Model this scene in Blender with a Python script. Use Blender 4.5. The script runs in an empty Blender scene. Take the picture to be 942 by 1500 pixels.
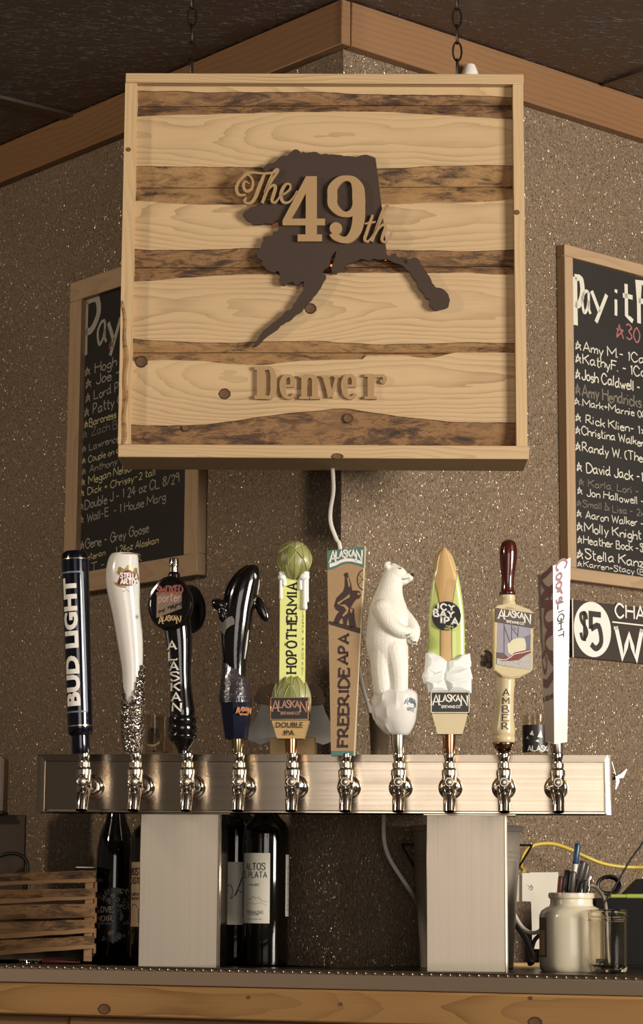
import bpy, bmesh, math, random
from mathutils import Vector, Matrix, noise
from mathutils.geometry import tessellate_polygon
random.seed(7)
R = math.radians
scene = bpy.context.scene
COL = scene.collection

# ------------------------------------------------------------------ camera, world, lights, exposure
CAMZ = 1.2
FPX = 3300.0
PITCH, ROLL = 9.4, 0.35
cam_d = bpy.data.cameras.new('camera')
cam = bpy.data.objects.new('camera', cam_d); COL.objects.link(cam)
cam_d.sensor_fit = 'VERTICAL'; cam_d.sensor_height = 36.0; cam_d.sensor_width = 36.0
cam_d.lens = 36.0 * FPX / 1500.0
cam_d.clip_start = 0.05
CM = Matrix.Translation((0, 0, CAMZ)) @ Matrix.Rotation(R(90 + PITCH), 4, 'X') @ Matrix.Rotation(R(ROLL), 4, 'Z')
cam.matrix_world = CM
scene.camera = cam
scene.view_settings.view_transform = 'Standard'
scene.view_settings.look = 'None'
scene.view_settings.gamma = 1.0
scene.view_settings.use_curve_mapping = False
scene.view_settings.exposure = 0.28
scene.cycles.caustics_reflective = False
scene.cycles.sample_clamp_indirect = 6.0
world = bpy.data.worlds.new('room_air'); scene.world = world
world.use_nodes = True
wb = world.node_tree.nodes['Background']
wb.inputs[0].default_value = (0.30, 0.250, 0.200, 1)
wb.inputs[1].default_value = 0.22

def area(name, loc, target, sx, sy, power, color):
    d = bpy.data.lights.new(name, 'AREA'); d.shape = 'RECTANGLE'; d.size = sx; d.size_y = sy
    d.energy = power; d.color = color
    o = bpy.data.objects.new(name, d); COL.objects.link(o)
    o.location = loc
    o.rotation_euler = (Vector(target) - Vector(loc)).to_track_quat('-Z', 'Y').to_euler()
    return o
area('window_light_right', (2.9, 0.9, 1.85), (0.1, 3.3, 1.5), 1.2, 1.2, 150, (1.0, 0.93, 0.83))
area('lamp_left', (-2.3, 2.0, 2.42), (0.0, 3.4, 1.5), 0.2, 0.2, 20, (1.0, 0.84, 0.66))
area('fill_light_front', (0.40, -2.6, 1.55), (0.1, 3.3, 1.5), 2.5, 2.0, 42, (1.0, 0.93, 0.84))  # added fill behind the camera for sign and taps, mirrored in the tower

# ------------------------------------------------------------------ pixel rays onto real planes
CAMP = Vector((0, 0, CAMZ))
CR = CM.to_3x3()
def ray(px, py):
    return CR @ Vector(((px - 471) / FPX, -(py - 750) / FPX, -1.0))
def on_z(px, py, z):
    d = ray(px, py); return CAMP + d * ((z - CAMZ) / d.z)
class Frame:
    """local frame: x right, y away from the camera, z up"""
    def __init__(s, o, rz):
        s.o = Vector(o); s.rz = rz
        s.m = Matrix.Translation(s.o) @ Matrix.Rotation(rz, 4, 'Z'); s.i = s.m.inverted()
    def l(s, px, py, y=0.0):
        c = s.i @ CAMP; d = s.i.to_3x3() @ ray(px, py)
        return c + d * ((y - c.y) / d.y)
    def w(s, p): return s.m @ Vector(p)
    def toloc(s, p): return s.i @ Vector(p)
    def sc(s, px, py, y=0.0): return (s.l(px + 1, py, y) - s.l(px, py, y)).length

# ------------------------------------------------------------------ materials
def lin(c):
    if isinstance(c, str):
        c = [int(c[i:i+2], 16) / 255 for i in (0, 2, 4)]
        c = [x / 12.92 if x <= .04045 else ((x + .055) / 1.055) ** 2.4 for x in c]
    return (c[0], c[1], c[2], 1)
class NT:
    def __init__(s, name):
        s.m = bpy.data.materials.new(name); s.m.use_nodes = True
        s.t = s.m.node_tree; s.n = s.t.nodes; s.b = s.n['Principled BSDF']
    def new(s, typ, **k):
        n = s.n.new(typ)
        for a, b in k.items(): setattr(n, a, b)
        return n
    def ln(s, a, b): s.t.links.new(a, b)
    def math(s, op, a, b=None, c=None):
        n = s.new('ShaderNodeMath', operation=op)
        for i, v in enumerate((a, b, c)):
            if v is None: continue
            if isinstance(v, (int, float)): n.inputs[i].default_value = v
            else: s.ln(v, n.inputs[i])
        return n.outputs[0]
    def vec(s, scale=(1, 1, 1), rnd=True, coord='Object'):
        tc = s.new('ShaderNodeTexCoord')
        mp = s.new('ShaderNodeMapping'); mp.inputs['Scale'].default_value = scale
        s.ln(tc.outputs[coord], mp.inputs[0])
        if rnd:
            oi = s.new('ShaderNodeObjectInfo')
            vm = s.new('ShaderNodeVectorMath', operation='SCALE'); vm.inputs[0].default_value = (13.1, 7.7, 9.3)
            s.ln(oi.outputs['Random'], vm.inputs['Scale']); s.ln(vm.outputs[0], mp.inputs['Location'])
        return mp.outputs[0]
    def noise(s, v, scale, detail=3, rough=.5, dist=0):
        n = s.new('ShaderNodeTexNoise'); s.ln(v, n.inputs['Vector'])
        n.inputs['Scale'].default_value = scale; n.inputs['Detail'].default_value = detail
        n.inputs['Roughness'].default_value = rough; n.inputs['Distortion'].default_value = dist
        return n.outputs[0]
    def ramp(s, f, stops, interp='LINEAR'):
        n = s.new('ShaderNodeValToRGB'); s.ln(f, n.inputs[0]); e = n.color_ramp; e.interpolation = interp
        while len(e.elements) < len(stops): e.elements.new(.5)
        for el, (p, c) in zip(e.elements, stops):
            el.position = p; el.color = lin(c) if not isinstance(c, float) else (c, c, c, 1)
        return n.outputs[0]
    def mix(s, f, a, b, blend='MIX'):
        n = s.new('ShaderNodeMix', data_type='RGBA', blend_type=blend)
        if isinstance(f, (int, float)): n.inputs[0].default_value = f
        else: s.ln(f, n.inputs[0])
        for i, v in ((6, a), (7, b)):
            if isinstance(v, (str, tuple, list)): n.inputs[i].default_value = lin(v)
            else: s.ln(v, n.inputs[i])
        return n.outputs[2]
    def bump(s, h, strength, dist=.001, normal=None):
        n = s.new('ShaderNodeBump'); n.inputs['Strength'].default_value = strength; n.inputs['Distance'].default_value = dist
        s.ln(h, n.inputs['Height'])
        if normal is not None: s.ln(normal, n.inputs['Normal'])
        s.ln(n.outputs[0], s.b.inputs['Normal']); return n.outputs[0]
    def set(s, **k):
        for a, v in k.items():
            i = s.b.inputs[a.replace('_', ' ')]
            if isinstance(v, (int, float)): i.default_value = v
            elif isinstance(v, (tuple, str)): i.default_value = lin(v)
            else: s.ln(v, i)
_cache = {}
def pm(name, col, rough=.5, metal=0.0, bump=0.0, bscale=400, var=.12, vscale=40, coat=0.0, trans=0.0, ior=1.45, stretch=(1, 1, 1), emis=None):
    if name in _cache: return _cache[name]
    n = NT(name); v = n.vec(stretch)
    c = lin(col); d = tuple(x * (1 - var) for x in c[:3])
    f = n.noise(v, vscale, 4)
    n.set(Base_Color=n.mix(f, c[:3], d), Roughness=rough, Metallic=metal)
    if coat: n.set(Coat_Weight=coat); n.b.inputs['Coat Roughness'].default_value = .06
    if trans: n.set(Transmission_Weight=trans, IOR=ior)
    if bump: n.bump(n.noise(v, bscale, 3), bump, .001)
    if emis: n.b.inputs['Emission Color'].default_value = lin(emis[0]); n.b.inputs['Emission Strength'].default_value = emis[1]
    _cache[name] = n.m; return n.m
def wood(name, light, dark, rings=150, depth=.05, grain=.35, rough=.55, axis='X', bump=.15, spread=.02, wander=1.7):
    if name in _cache: return _cache[name]
    n = NT(name)
    tc = n.new('ShaderNodeTexCoord'); oi = n.new('ShaderNodeObjectInfo')
    mp = n.new('ShaderNodeMapping')
    if axis == 'Z': mp.inputs['Rotation'].default_value = (0, R(90), 0)
    n.ln(tc.outputs['Object'], mp.inputs[0])
    rx = n.math('MULTIPLY', oi.outputs['Random'], 37.0)
    sp = n.new('ShaderNodeSeparateXYZ'); n.ln(mp.outputs[0], sp.inputs[0])
    X, Y, Z = sp.outputs
    c1 = n.new('ShaderNodeCombineXYZ')
    n.ln(n.math('ADD', n.math('MULTIPLY', X, 3.2), rx), c1.inputs[0]); n.ln(n.math('MULTIPLY', Y, 9.0), c1.inputs[1]); n.ln(n.math('MULTIPLY', Z, 9.0), c1.inputs[2])
    w1 = n.noise(c1.outputs[0], 1.0, 2, .5)
    c2 = n.new('ShaderNodeCombineXYZ')
    n.ln(n.math('ADD', n.math('MULTIPLY', X, 1.6), rx), c2.inputs[0]); n.ln(rx, c2.inputs[1])
    w2 = n.noise(c2.outputs[0], 1.3, 1, .4)
    # pith wanders behind the board -> cathedral arches
    yy = n.math('ADD', n.math('ADD', Y, depth), n.math('MULTIPLY', n.math('SUBTRACT', w2, .5), depth * wander))
    off = n.math('MULTIPLY', n.math('SUBTRACT', n.math('FRACT', n.math('MULTIPLY', oi.outputs['Random'], 17.3)), .5), spread * 2)
    zz = n.math('ADD', n.math('ADD', Z, off), n.math('MULTIPLY', n.math('SUBTRACT', w1, .5), .035))
    r = n.math('SQRT', n.math('ADD', n.math('MULTIPLY', yy, yy), n.math('MULTIPLY', zz, zz)))
    c4 = n.new('ShaderNodeCombineXYZ'); n.ln(n.math('ADD', n.math('MULTIPLY', X, 10.0), rx), c4.inputs[0]); n.ln(n.math('MULTIPLY', Z, 60.0), c4.inputs[2])
    r = n.math('ADD', r, n.math('MULTIPLY', n.noise(c4.outputs[0], 1.0, 2), .006))
    ph = n.math('FRACT', n.math('MULTIPLY', r, rings))
    ring = n.math('POWER', ph, 2.6)
    c3 = n.new('ShaderNodeCombineXYZ')
    n.ln(n.math('ADD', n.math('MULTIPLY', X, 8.0), rx), c3.inputs[0]); n.ln(n.math('MULTIPLY', Y, 300.0), c3.inputs[1]); n.ln(n.math('MULTIPLY', Z, 500.0), c3.inputs[2])
    fib = n.noise(c3.outputs[0], 1.0, 3, .6)
    big = n.noise(c1.outputs[0], .8, 2)
    amp = n.math('MULTIPLY', n.math('ADD', n.noise(c1.outputs[0], 1.7, 2), -.12), 1.5)
    f = n.math('ADD', n.math('MULTIPLY', n.math('MULTIPLY', ring, amp), grain), n.math('ADD', n.math('MULTIPLY', n.math('SUBTRACT', fib, .5), .28), n.math('MULTIPLY', n.math('SUBTRACT', big, .4), .35)))
    n.set(Base_Color=n.mix(n.math('MINIMUM', n.math('MAXIMUM', f, 0.0), 1.0), light, dark), Roughness=rough)
    n.bump(fib, bump, .0006)
    _cache[name] = n.m; return n.m
def bark(name, a, b, c):
    n = NT(name); v = n.vec((.30, 1, 1))
    f = n.noise(v, 70, 7, .72, .5); g = n.noise(v, 22, 5, .65)
    col = n.ramp(f, [(.36, a), (.47, b), (.56, c), (.66, b)])
    n.set(Base_Color=n.mix(n.ramp(g, [(.50, 0.0), (.66, .85)]), col, c), Roughness=.75)
    n.bump(f, .8, .004); return n.m
def painted_wall(name, col, dark, spec_scale, bstr=.9):
    n = NT(name); v = n.vec((1, 1, 1), False); v2 = n.vec((1, 1, .55), False)
    f = n.noise(v, 4, 3)
    a = n.noise(v2, spec_scale, 3, .55, .8)
    h = n.ramp(a, [(.42, 0.0), (.62, 1.0)])
    hh = n.math('ADD', h, n.math('MULTIPLY', n.noise(v, spec_scale * 3.2, 2), .35))
    # pale metallic flakes added to imitate glints of the glossy orange peel
    vo = n.new('ShaderNodeTexVoronoi'); n.ln(v2, vo.inputs['Vector']); vo.inputs['Scale'].default_value = 430; vo.inputs['Randomness'].default_value = 1
    sc_ = n.new('ShaderNodeSeparateColor'); n.ln(vo.outputs['Color'], sc_.inputs[0])
    fl = n.math('MULTIPLY', n.math('GREATER_THAN', sc_.outputs[0], .57), n.math('LESS_THAN', vo.outputs['Distance'], .38))
    n.set(Base_Color=n.mix(fl, n.mix(f, col, dark), 'd8c6a4'), Roughness=n.math('SUBTRACT', .42, n.math('MULTIPLY', fl, .14)), Metallic=fl)
    n.b.inputs['Specular IOR Level'].default_value = .6
    nb = n.new('ShaderNodeBump'); nb.inputs['Strength'].default_value = bstr; nb.inputs['Distance'].default_value = .0022; n.ln(hh, nb.inputs['Height'])
    rv = n.new('ShaderNodeVectorMath', operation='SUBTRACT'); n.ln(vo.outputs['Color'], rv.inputs[0]); rv.inputs[1].default_value = (.5, .5, .5)
    rs = n.new('ShaderNodeVectorMath', operation='SCALE'); n.ln(rv.outputs[0], rs.inputs[0]); n.ln(n.math('MULTIPLY', fl, 1.15), rs.inputs['Scale'])
    ad = n.new('ShaderNodeVectorMath', operation='ADD'); n.ln(nb.outputs[0], ad.inputs[0]); n.ln(rs.outputs[0], ad.inputs[1])
    nm = n.new('ShaderNodeVectorMath', operation='NORMALIZE'); n.ln(ad.outputs[0], nm.inputs[0]); n.ln(nm.outputs[0], n.b.inputs['Normal'])
    return n.m
def brushed(name, col, rough=.28, horizontal=True, aniso=.75, metal=1.0):
    n = NT(name)
    s = (2.0, 300, 300) if horizontal else (300, 300, 2.0)
    v = n.vec(s); f = n.noise(v, 1.0, 3, .6); g = n.noise(n.vec((1, 1, 1)), 9, 4, .6)
    cc = lin(col)
    n.set(Base_Color=n.mix(n.math('MULTIPLY', f, .5), cc[:3], tuple(x * .72 for x in cc[:3])), Metallic=metal)
    n.set(Roughness=n.math('ADD', n.math('MULTIPLY', f, .12), n.math('ADD', n.math('MULTIPLY', g, .10), rough - .1)))
    n.b.inputs['Anisotropic'].default_value = aniso
    tg = n.new('ShaderNodeTangent', direction_type='RADIAL', axis='Y' if horizontal else 'Y')
    cx = n.new('ShaderNodeCombineXYZ'); cx.inputs[2 if horizontal else 0].default_value = 1.0
    vt = n.new('ShaderNodeVectorTransform', vector_type='VECTOR', convert_from='OBJECT', convert_to='WORLD')
    n.ln(cx.outputs[0], vt.inputs[0]); n.ln(vt.outputs[0], n.b.inputs['Tangent'])
    n.n.remove(tg)
    return n.m

M = {}
M['wall'] = painted_wall('brown wall paint with glint flakes', '8f7860', '7a654f', 230)
M['ceiling'] = None
def ceiling_mat():
    n = NT('dark knockdown ceiling paint'); v = n.vec((.55, 1.3, 1), False)
    f = n.noise(v, 75, 4, .6, 1.2); h = n.ramp(f, [(.56, 0.0), (.66, 1.0)])
    n.set(Base_Color=n.mix(n.noise(v, 3, 3), '57463a', '493a30'), Roughness=.42)
    n.bump(h, 1.0, .006); return n.m
M['ceiling'] = ceiling_mat()
M['floor'] = pm('brown floor boards', '4a382a', .5, bump=.2, stretch=(1, .1, 1))
M['trimwood'] = wood('amber stained trim board', '86613f', '573b25', rings=90, depth=.06, grain=.5, rough=.5)
M['pine'] = wood('pale pine boards', 'bfa27a', '8b6b47', rings=230, depth=.055, grain=.8, rough=.62)
M['pinev'] = wood('pale pine stiles', 'c2a47b', '8e6d48', rings=150, depth=.05, grain=.5, rough=.62, axis='Z')
M['bark'] = bark('dark inner bark edge', '33241a', '5c4129', '8f6a43')
M['bark2'] = bark('worn bark edge', '35261b', '80603c', 'a07a4e')
M['darkboard'] = pm('dark brown painted fibreboard', '3a291d', .75, var=.1, vscale=200, bump=.1)
M['mdf'] = pm('tan cut fibreboard', 'a2825a', .7, var=.12, vscale=300, bump=.1, bscale=900)
M['barwood'] = wood('honey bar edge wood', '9a7446', '624222', rings=130, depth=.06, grain=.75, rough=.4, spread=.02, wander=1.5)
M['barwood2'] = wood('brown bar front wood', '7d5c3a', '4f3822', rings=90, depth=.05, grain=.5, rough=.5)
M['framewood'] = wood('frame moulding wood', 'ae9170', '7d6347', rings=130, depth=.05, grain=.5, rough=.5)
M['framewoodv'] = wood('frame moulding stile wood', 'ae9170', '7d6347', rings=130, depth=.05, grain=.5, rough=.5, axis='Z')
M['slate'] = pm('black chalkboard', '241d18', .6, var=.35, vscale=12)
M['chalk'] = pm('white chalk', 'd8d2c0', .9, bump=.3, bscale=1500)
M['chalky'] = pm('yellow chalk', 'c9c08a', .9, bump=.3, bscale=1500)
M['chalkd'] = pm('faded chalk', '7a7062', .9)
M['chalkp'] = pm('pink chalk', 'a8686a', .9)
M['steel'] = brushed('brushed steel horizontal', 'c4b4a1', .22, True, .85)
M['steelv'] = brushed('brushed steel column', 'b0a393', .40, False, .5, .9)
M['steelt'] = pm('polished steel trim', 'c2b3a0', .16, 1.0, var=.15, vscale=60)
M['darksteel'] = brushed('bar edge steel', '96836f', .45, True, .4, .6)
M['chrome'] = pm('polished chrome', 'd6cdc0', .07, 1.0, var=.06)
M['satin'] = pm('satin nickel', 'c9bfae', .25, 1.0, var=.08)
M['copper'] = pm('polished copper ferrule', 'd09a72', .16, 1.0, var=.08)
M['brass'] = pm('pale brass ferrule', 'cbb685', .14, 1.0, var=.08)
M['bronze'] = pm('dull bronze ferrule', '8d6a50', .22, 1.0, var=.1)
M['iron'] = pm('dark iron', '30261f', .45, .8, bump=.2)
M['black'] = pm('black gloss resin', '0d0b0a', .12, var=.2, coat=.5)
M['blackm'] = pm('black matte plastic', '0e0b0a', .6, var=.2)
M['navy'] = pm('navy metallic lacquer', '0e1020', .14, .35, var=.25, coat=.6)
M['navy2'] = pm('dark blue resin', '090f24', .16, var=.2, coat=.5)
M['white'] = pm('white gloss resin', 'dedad1', .16, var=.04, coat=.4)
M['whitem'] = pm('white satin plastic', 'e8e2d6', .4, var=.05)
M['bear'] = pm('white furry resin', 'ece6da', .5, var=.10, vscale=260, bump=.8, bscale=700, stretch=(1, 1, .45))
M['ice'] = pm('pale ice resin', 'eceeea', .22, var=.08, vscale=60, bump=.15, bscale=120)
M['blackm'].node_tree.nodes['Principled BSDF'].inputs['Specular IOR Level'].default_value = .15
M['ink'] = pm('black print', '17120f', .5)
M['inkbrown'] = pm('dark brown print', '3a2620', .6)
M['inkwhite'] = pm('white print', 'ebe6dc', .5)
M['inkgrey'] = pm('grey blue print', '66727a', .4)
M['red'] = pm('deep red print', '6f1714', .45)
M['redscript'] = pm('wine red print', '4d1a1a', .45)
M['gold'] = pm('antique gold print', 'a08a58', .35, .4)
M['hopgreen'] = pm('hop green resin', 'a5a366', .38, var=.4, vscale=90, bump=.6, bscale=330, stretch=(1, 1, .25), coat=.15)
M['hopedge'] = pm('hop leaf edge highlight', 'b2b27a', .4); M['hopdark'] = pm('olive hop leaf', '878a4a', .4, var=.4, vscale=90, bump=.6, bscale=330, stretch=(1, 1, .25))  # paler edge colour stands in for highlights along the leaf ridges
M['lime'] = pm('lime yellow enamel', 'e2e48c', .35, var=.05)
M['surf'] = pm('lime green gloss', 'c5d27c', .2, var=.12, vscale=10, coat=.4)
M['surfwood'] = wood('glossy tan surfboard wood', 'c6a26c', '8f6a3c', rings=160, depth=.04, grain=.5, rough=.25, axis='Z')
M['tanwood'] = wood('tan block wood', 'bf9c66', '95733f', rings=200, depth=.04, grain=.4, rough=.4)
M['creamwood'] = pm('cream block wood', 'd8c8a0', .4, var=.1)
M['burlap'] = pm('tan burlap printed wood', 'a98a64', .6, var=.25, vscale=700, stretch=(1, 1, .5), bump=.2, bscale=900)
M['teal'] = pm('teal green band', '4c7568', .5)
M['cherry'] = pm('dark cherry lacquer', '4a1a12', .14, var=.35, vscale=30, coat=.6, stretch=(1, 1, .2))
M['creampaint'] = pm('cream lacquered wood', 'cdbb92', .3, var=.15, vscale=50)
M['taupe'] = pm('taupe panel print', '8e7c69', .4, var=.1)
M['bandbrown'] = pm('brown band print', '54443a', .5)
M['skyp'] = pm('pale violet sky print', '9d97a3', .5, var=.3, vscale=60)
M['hillp'] = pm('blue grey hill print', '6d6c7b', .5)
M['boatred'] = pm('red hull print', '7d3530', .5, var=.3, vscale=300)
M['boatcream'] = pm('cream cabin print', 'd6cfae', .5)
M['foam'] = pm('wave foam print', 'c9c4bd', .5, var=.6, vscale=420)
M['splash'] = pm('purple grey splash resin', '3e373c', .15, var=.6, vscale=160, bump=1.0, bscale=260, coat=.5)
M['sunset'] = None
M['coppertext'] = pm('copper lettering', 'c48e74', .35, .6)
M['orange'] = pm('orange lettering', 'c07a4a', .5)
M['pinktext'] = pm('dusky red lettering', '8d4a42', .5)
def glass(name, col, rough=.02, ior=1.45):
    n = NT(name); v = n.vec()
    n.set(Base_Color=n.mix(n.noise(v, 20, 2), col, tuple(x * .92 for x in lin(col)[:3])), Roughness=rough, Transmission_Weight=1.0, IOR=ior)
    return n.m
M['bottle'] = pm('very dark bottle glass', '0c0a07', .06, var=.2, coat=.3)
M['glass'] = glass('clear glass', 'f2ece0', .02, 1.25)
M['glass2'] = glass('amber stained jar glass', 'd9c9b2', .06, 1.25)
M['paper'] = pm('off white paper', 'e6ddcc', .8, var=.08)
M['labelp'] = pm('cream bottle label', 'e2dac8', .6, var=.06)
M['labelt'] = pm('tan bottle label', 'a58b6c', .6, var=.15)
M['galv'] = pm('galvanised bucket metal', 'b0a494', .5, .3, var=.35, vscale=30, bump=.1)
M['crock'] = pm('cream glazed crock', 'd6cbb2', .22, var=.10, vscale=14, coat=.4)
M['cordw'] = pm('white cord rubber', 'ddd5c8', .45)
M['cordg'] = pm('grey flat cord', '9a8c7a', .5)
M['cordy'] = pm('yellow cable rubber', 'cdb24a', .4)
M['cordb'] = pm('black cable rubber', '17120f', .4)
M['penblue'] = pm('blue pen plastic', '23435f', .3)
M['pengrey'] = pm('dark grey marker plastic', '46403a', .35)
M['penred'] = pm('maroon pen plastic', '5b201c', .35)
M['limepen'] = pm('lime highlighter plastic', 'a3ad4c', .4)
M['maroon'] = pm('maroon corkscrew handle', '3f1613', .3)
M['counter'] = pm('dark bar surface', '241c16', .28, var=.3, vscale=20)
M['crate'] = wood('crate slat cut wood', '9a7348', '6b4b2c', rings=160, depth=.04, grain=.4)
M['dark'] = pm('near black recess', '0e0b09', .8)
M['board2'] = pm('brown pressed board', '4a3a2c', .7, var=.2, vscale=6, stretch=(1, 1, 4))
M['led'] = pm('amber led bulbs', 'ffb060', .4, emis=('ff8030', 2.0))
M['metalfloral'] = None
def floral():
    n = NT('embossed chrome foliage'); v = n.vec()
    wv = n.new('ShaderNodeTexWave', wave_type='RINGS'); n.ln(v, wv.inputs[0]); wv.inputs['Scale'].default_value = 60
    wv.inputs['Distortion'].default_value = 9; wv.inputs['Detail'].default_value = 2; wv.inputs['Detail Scale'].default_value = 2.5
    n.set(Base_Color=n.mix(wv.outputs[1], 'e0d8cc', '9a8c7c'), Metallic=1.0, Roughness=.12)
    n.bump(wv.outputs[1], 1.0, .003); return n.m
M['metalfloral'] = floral()

# ------------------------------------------------------------------ mesh building
def cr(pts, n=6, closed=False):
    """catmull-rom through tuples of any length"""
    P = [tuple(p) for p in pts]; N = len(P); out = []
    if N < 3: return P
    rng = range(N) if closed else range(N - 1)
    for i in rng:
        p1, p2 = P[i], P[(i + 1) % N]
        p0 = P[(i - 1) % N] if (closed or i > 0) else tuple(2 * a - b for a, b in zip(p1, p2))
        p3 = P[(i + 2) % N] if (closed or i < N - 2) else tuple(2 * b - a for a, b in zip(p1, p2))
        for k in range(n):
            t = k / n
            out.append(tuple(.5 * (2 * b + (c - a) * t + (2 * a - 5 * b + 4 * c - d) * t * t + (-a + 3 * b - 3 * c + d) * t ** 3) for a, b, c, d in zip(p0, p1, p2, p3)))
    if not closed: out.append(P[-1])
    return out
class MB:
    def __init__(s): s.v = []; s.f = []; s.mi = []; s.cur = 0
    def add(s, vs, fs):
        b = len(s.v); s.v += [Vector(v) for v in vs]
        s.f += [tuple(i + b for i in f) for f in fs]; s.mi += [s.cur] * len(fs); return s
    def box(s, lo, hi, bev=0.0, seg=1, M4=None):
        bm = bmesh.new(); bmesh.ops.create_cube(bm, size=1)
        c = [(a + b) / 2 for a, b in zip(lo, hi)]; d = [abs(b - a) for a, b in zip(lo, hi)]
        for v in bm.verts: v.co = Vector((v.co.x * d[0] + c[0], v.co.y * d[1] + c[1], v.co.z * d[2] + c[2]))
        if bev: bmesh.ops.bevel(bm, geom=bm.edges[:], offset=min(bev, min(d) * .45), segments=seg, affect='EDGES')
        if M4 is not None: bmesh.ops.transform(bm, matrix=M4, verts=bm.verts)
        bm.verts.index_update()
        s.add([v.co.copy() for v in bm.verts], [[v.index for v in f.verts] for f in bm.faces]); bm.free(); return s
    def hexa(s, front, back):
        """front 4 points (anticlockwise seen from -y), back 4 points"""
        s.add(list(front) + list(back), [(0, 1, 2, 3), (7, 6, 5, 4), (0, 4, 5, 1), (1, 5, 6, 2), (2, 6, 7, 3), (3, 7, 4, 0)]); return s
    def loft(s, rings, cap=True, closed=False):
        n = len(rings[0]); vs = [p for r in rings for p in r]; fs = []
        m = len(rings)
        for i in range(m if closed else m - 1):
            for j in range(n):
                a = i * n + j; b = i * n + (j + 1) % n; c = ((i + 1) % m) * n + (j + 1) % n; d = ((i + 1) % m) * n + j
                fs.append((a, b, c, d))
        if cap and not closed:
            fs.append(tuple(range(n))[::-1]); fs.append(tuple(range((m - 1) * n, m * n)))
        return s.add(vs, fs)
    def rows(s, rows, n=24, cap=True, p=2.0):
        """rows: (cx, cy, cz, rx, ry) horizontal (super)ellipses from bottom to top"""
        rr = []
        for (cx, cy, cz, rx, ry) in rows:
            ring = []
            for j in range(n):
                a = 2 * math.pi * j / n; ca, sa = math.cos(a), math.sin(a)
                if p != 2.0:
                    k = (abs(ca) ** p + abs(sa) ** p) ** (-1 / p); ca *= k; sa *= k
                ring.append((cx + rx * ca, cy + ry * sa, cz))
            rr.append(ring)
        return s.loft(rr, cap)
    def lathe(s, prof, c=(0, 0, 0), n=24, axis='Z', cap=True):
        rr = []
        for (r, h) in prof:
            ring = []
            for j in range(n):
                a = 2 * math.pi * j / n
                if axis == 'Z': q = (r * math.cos(a), r * math.sin(a), h)
                elif axis == 'Y': q = (r * math.cos(a), h, -r * math.sin(a))
                else: q = (h, r * math.cos(a), r * math.sin(a))
                ring.append(tuple(x + y for x, y in zip(q, c)))
            rr.append(ring)
        return s.loft(rr, cap)
    def tube(s, path, r, n=8, closed=False, flat=1.0):
        P = [Vector(p) for p in path]; N = len(P); rings = []; up = None
        for i in range(N):
            t = (P[(i + 1) % N] - P[i - 1]) if closed else (P[min(i + 1, N - 1)] - P[max(i - 1, 0)])
            t.normalize()
            if up is None:
                up = Vector((0, 1, 0)) if abs(t.y) < .8 else Vector((0, 0, 1))
            up = (up - t * up.dot(t)).normalized(); sd = t.cross(up)
            ri = r[i] if isinstance(r, (list, tuple)) else r
            rings.append([P[i] + sd * ri * math.cos(2 * math.pi * j / n) + up * ri * flat * math.sin(2 * math.pi * j / n) for j in range(n)])
        return s.loft(rings, True, closed)
    def prism(s, outer, y0, y1, holes=(), bevel=0):
        """outline(s) of (x, z), extruded from y0 (front) to y1 (back)"""
        loops = [list(outer)] + [list(h) for h in holes]
        tri = tessellate_polygon([[Vector((p[0], p[1], 0)) for p in L] for L in loops])
        flat = [p for L in loops for p in L]; n = len(flat)
        vs = [(p[0], y0, p[1]) for p in flat] + [(p[0], y1, p[1]) for p in flat]
        fs = [tuple(t) for t in tri] + [tuple(i + n for i in t)[::-1] for t in tri]
        b = 0
        for L in loops:
            for i in range(len(L)):
                j = (i + 1) % len(L); fs.append((b + i, b + j, b + j + n, b + i + n))
            b += len(L)
        return s.add(vs, fs)
    def poly(s, pts, fn, t=0.0, sub=None):
        if sub:
            bm = bmesh.new(); vv = [bm.verts.new((p[0], p[1], 0)) for p in pts]
            for x in tessellate_polygon([[Vector((p[0], p[1], 0)) for p in pts]]): bm.faces.new([vv[i] for i in x])
            for _ in range(4):
                es = [e for e in bm.edges if e.calc_length() > sub]
                if not es: break
                bmesh.ops.subdivide_edges(bm, edges=es, cuts=1); bmesh.ops.triangulate(bm, faces=[f for f in bm.faces if len(f.verts) > 3])
            bm.verts.index_update(); s.add([fn(v.co.x, v.co.y, t) for v in bm.verts], [[v.index for v in f.verts] for f in bm.faces]); bm.free(); return s
        tri = tessellate_polygon([[Vector((p[0], p[1], 0)) for p in pts]])
        return s.add([fn(p[0], p[1], t) for p in pts], [tuple(x) for x in tri])
    def ribbon(s, pts, w, fn=None, t0=0.0, t1=None, closed=False):
        """a stroke of width w (number or list) on a surface fn(u, v, t); t1 gives it thickness"""
        if fn is None: fn = lambda u, v, t: (u, -t, v)
        N = len(pts); L = []; Rr = []
        for i in range(N):
            if closed: a, b = pts[i - 1], pts[(i + 1) % N]
            else: a, b = pts[max(i - 1, 0)], pts[min(i + 1, N - 1)]
            dx, dy = b[0] - a[0], b[1] - a[1]; d = math.hypot(dx, dy) or 1
            k = 1.0
            if 0 < i < N - 1 or closed:
                e = (pts[i][0] - a[0], pts[i][1] - a[1]); el = math.hypot(*e) or 1
                cs = abs((e[0] * dx + e[1] * dy) / (el * d)); k = 1 / max(cs, .55)
            wi = (w[i] if isinstance(w, (list, tuple)) else w) / 2 * k
            L.append((pts[i][0] - dy / d * wi, pts[i][1] + dx / d * wi)); Rr.append((pts[i][0] + dy / d * wi, pts[i][1] - dx / d * wi))
        rng = range(N if closed else N - 1)
        if t1 is None:
            vs = [fn(*q, t0) for i in range(N) for q in (L[i], Rr[i])]
            return s.add(vs, [(2 * i, 2 * i + 1, 2 * ((i + 1) % N) + 1, 2 * ((i + 1) % N)) for i in rng])
        vs = []
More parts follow.
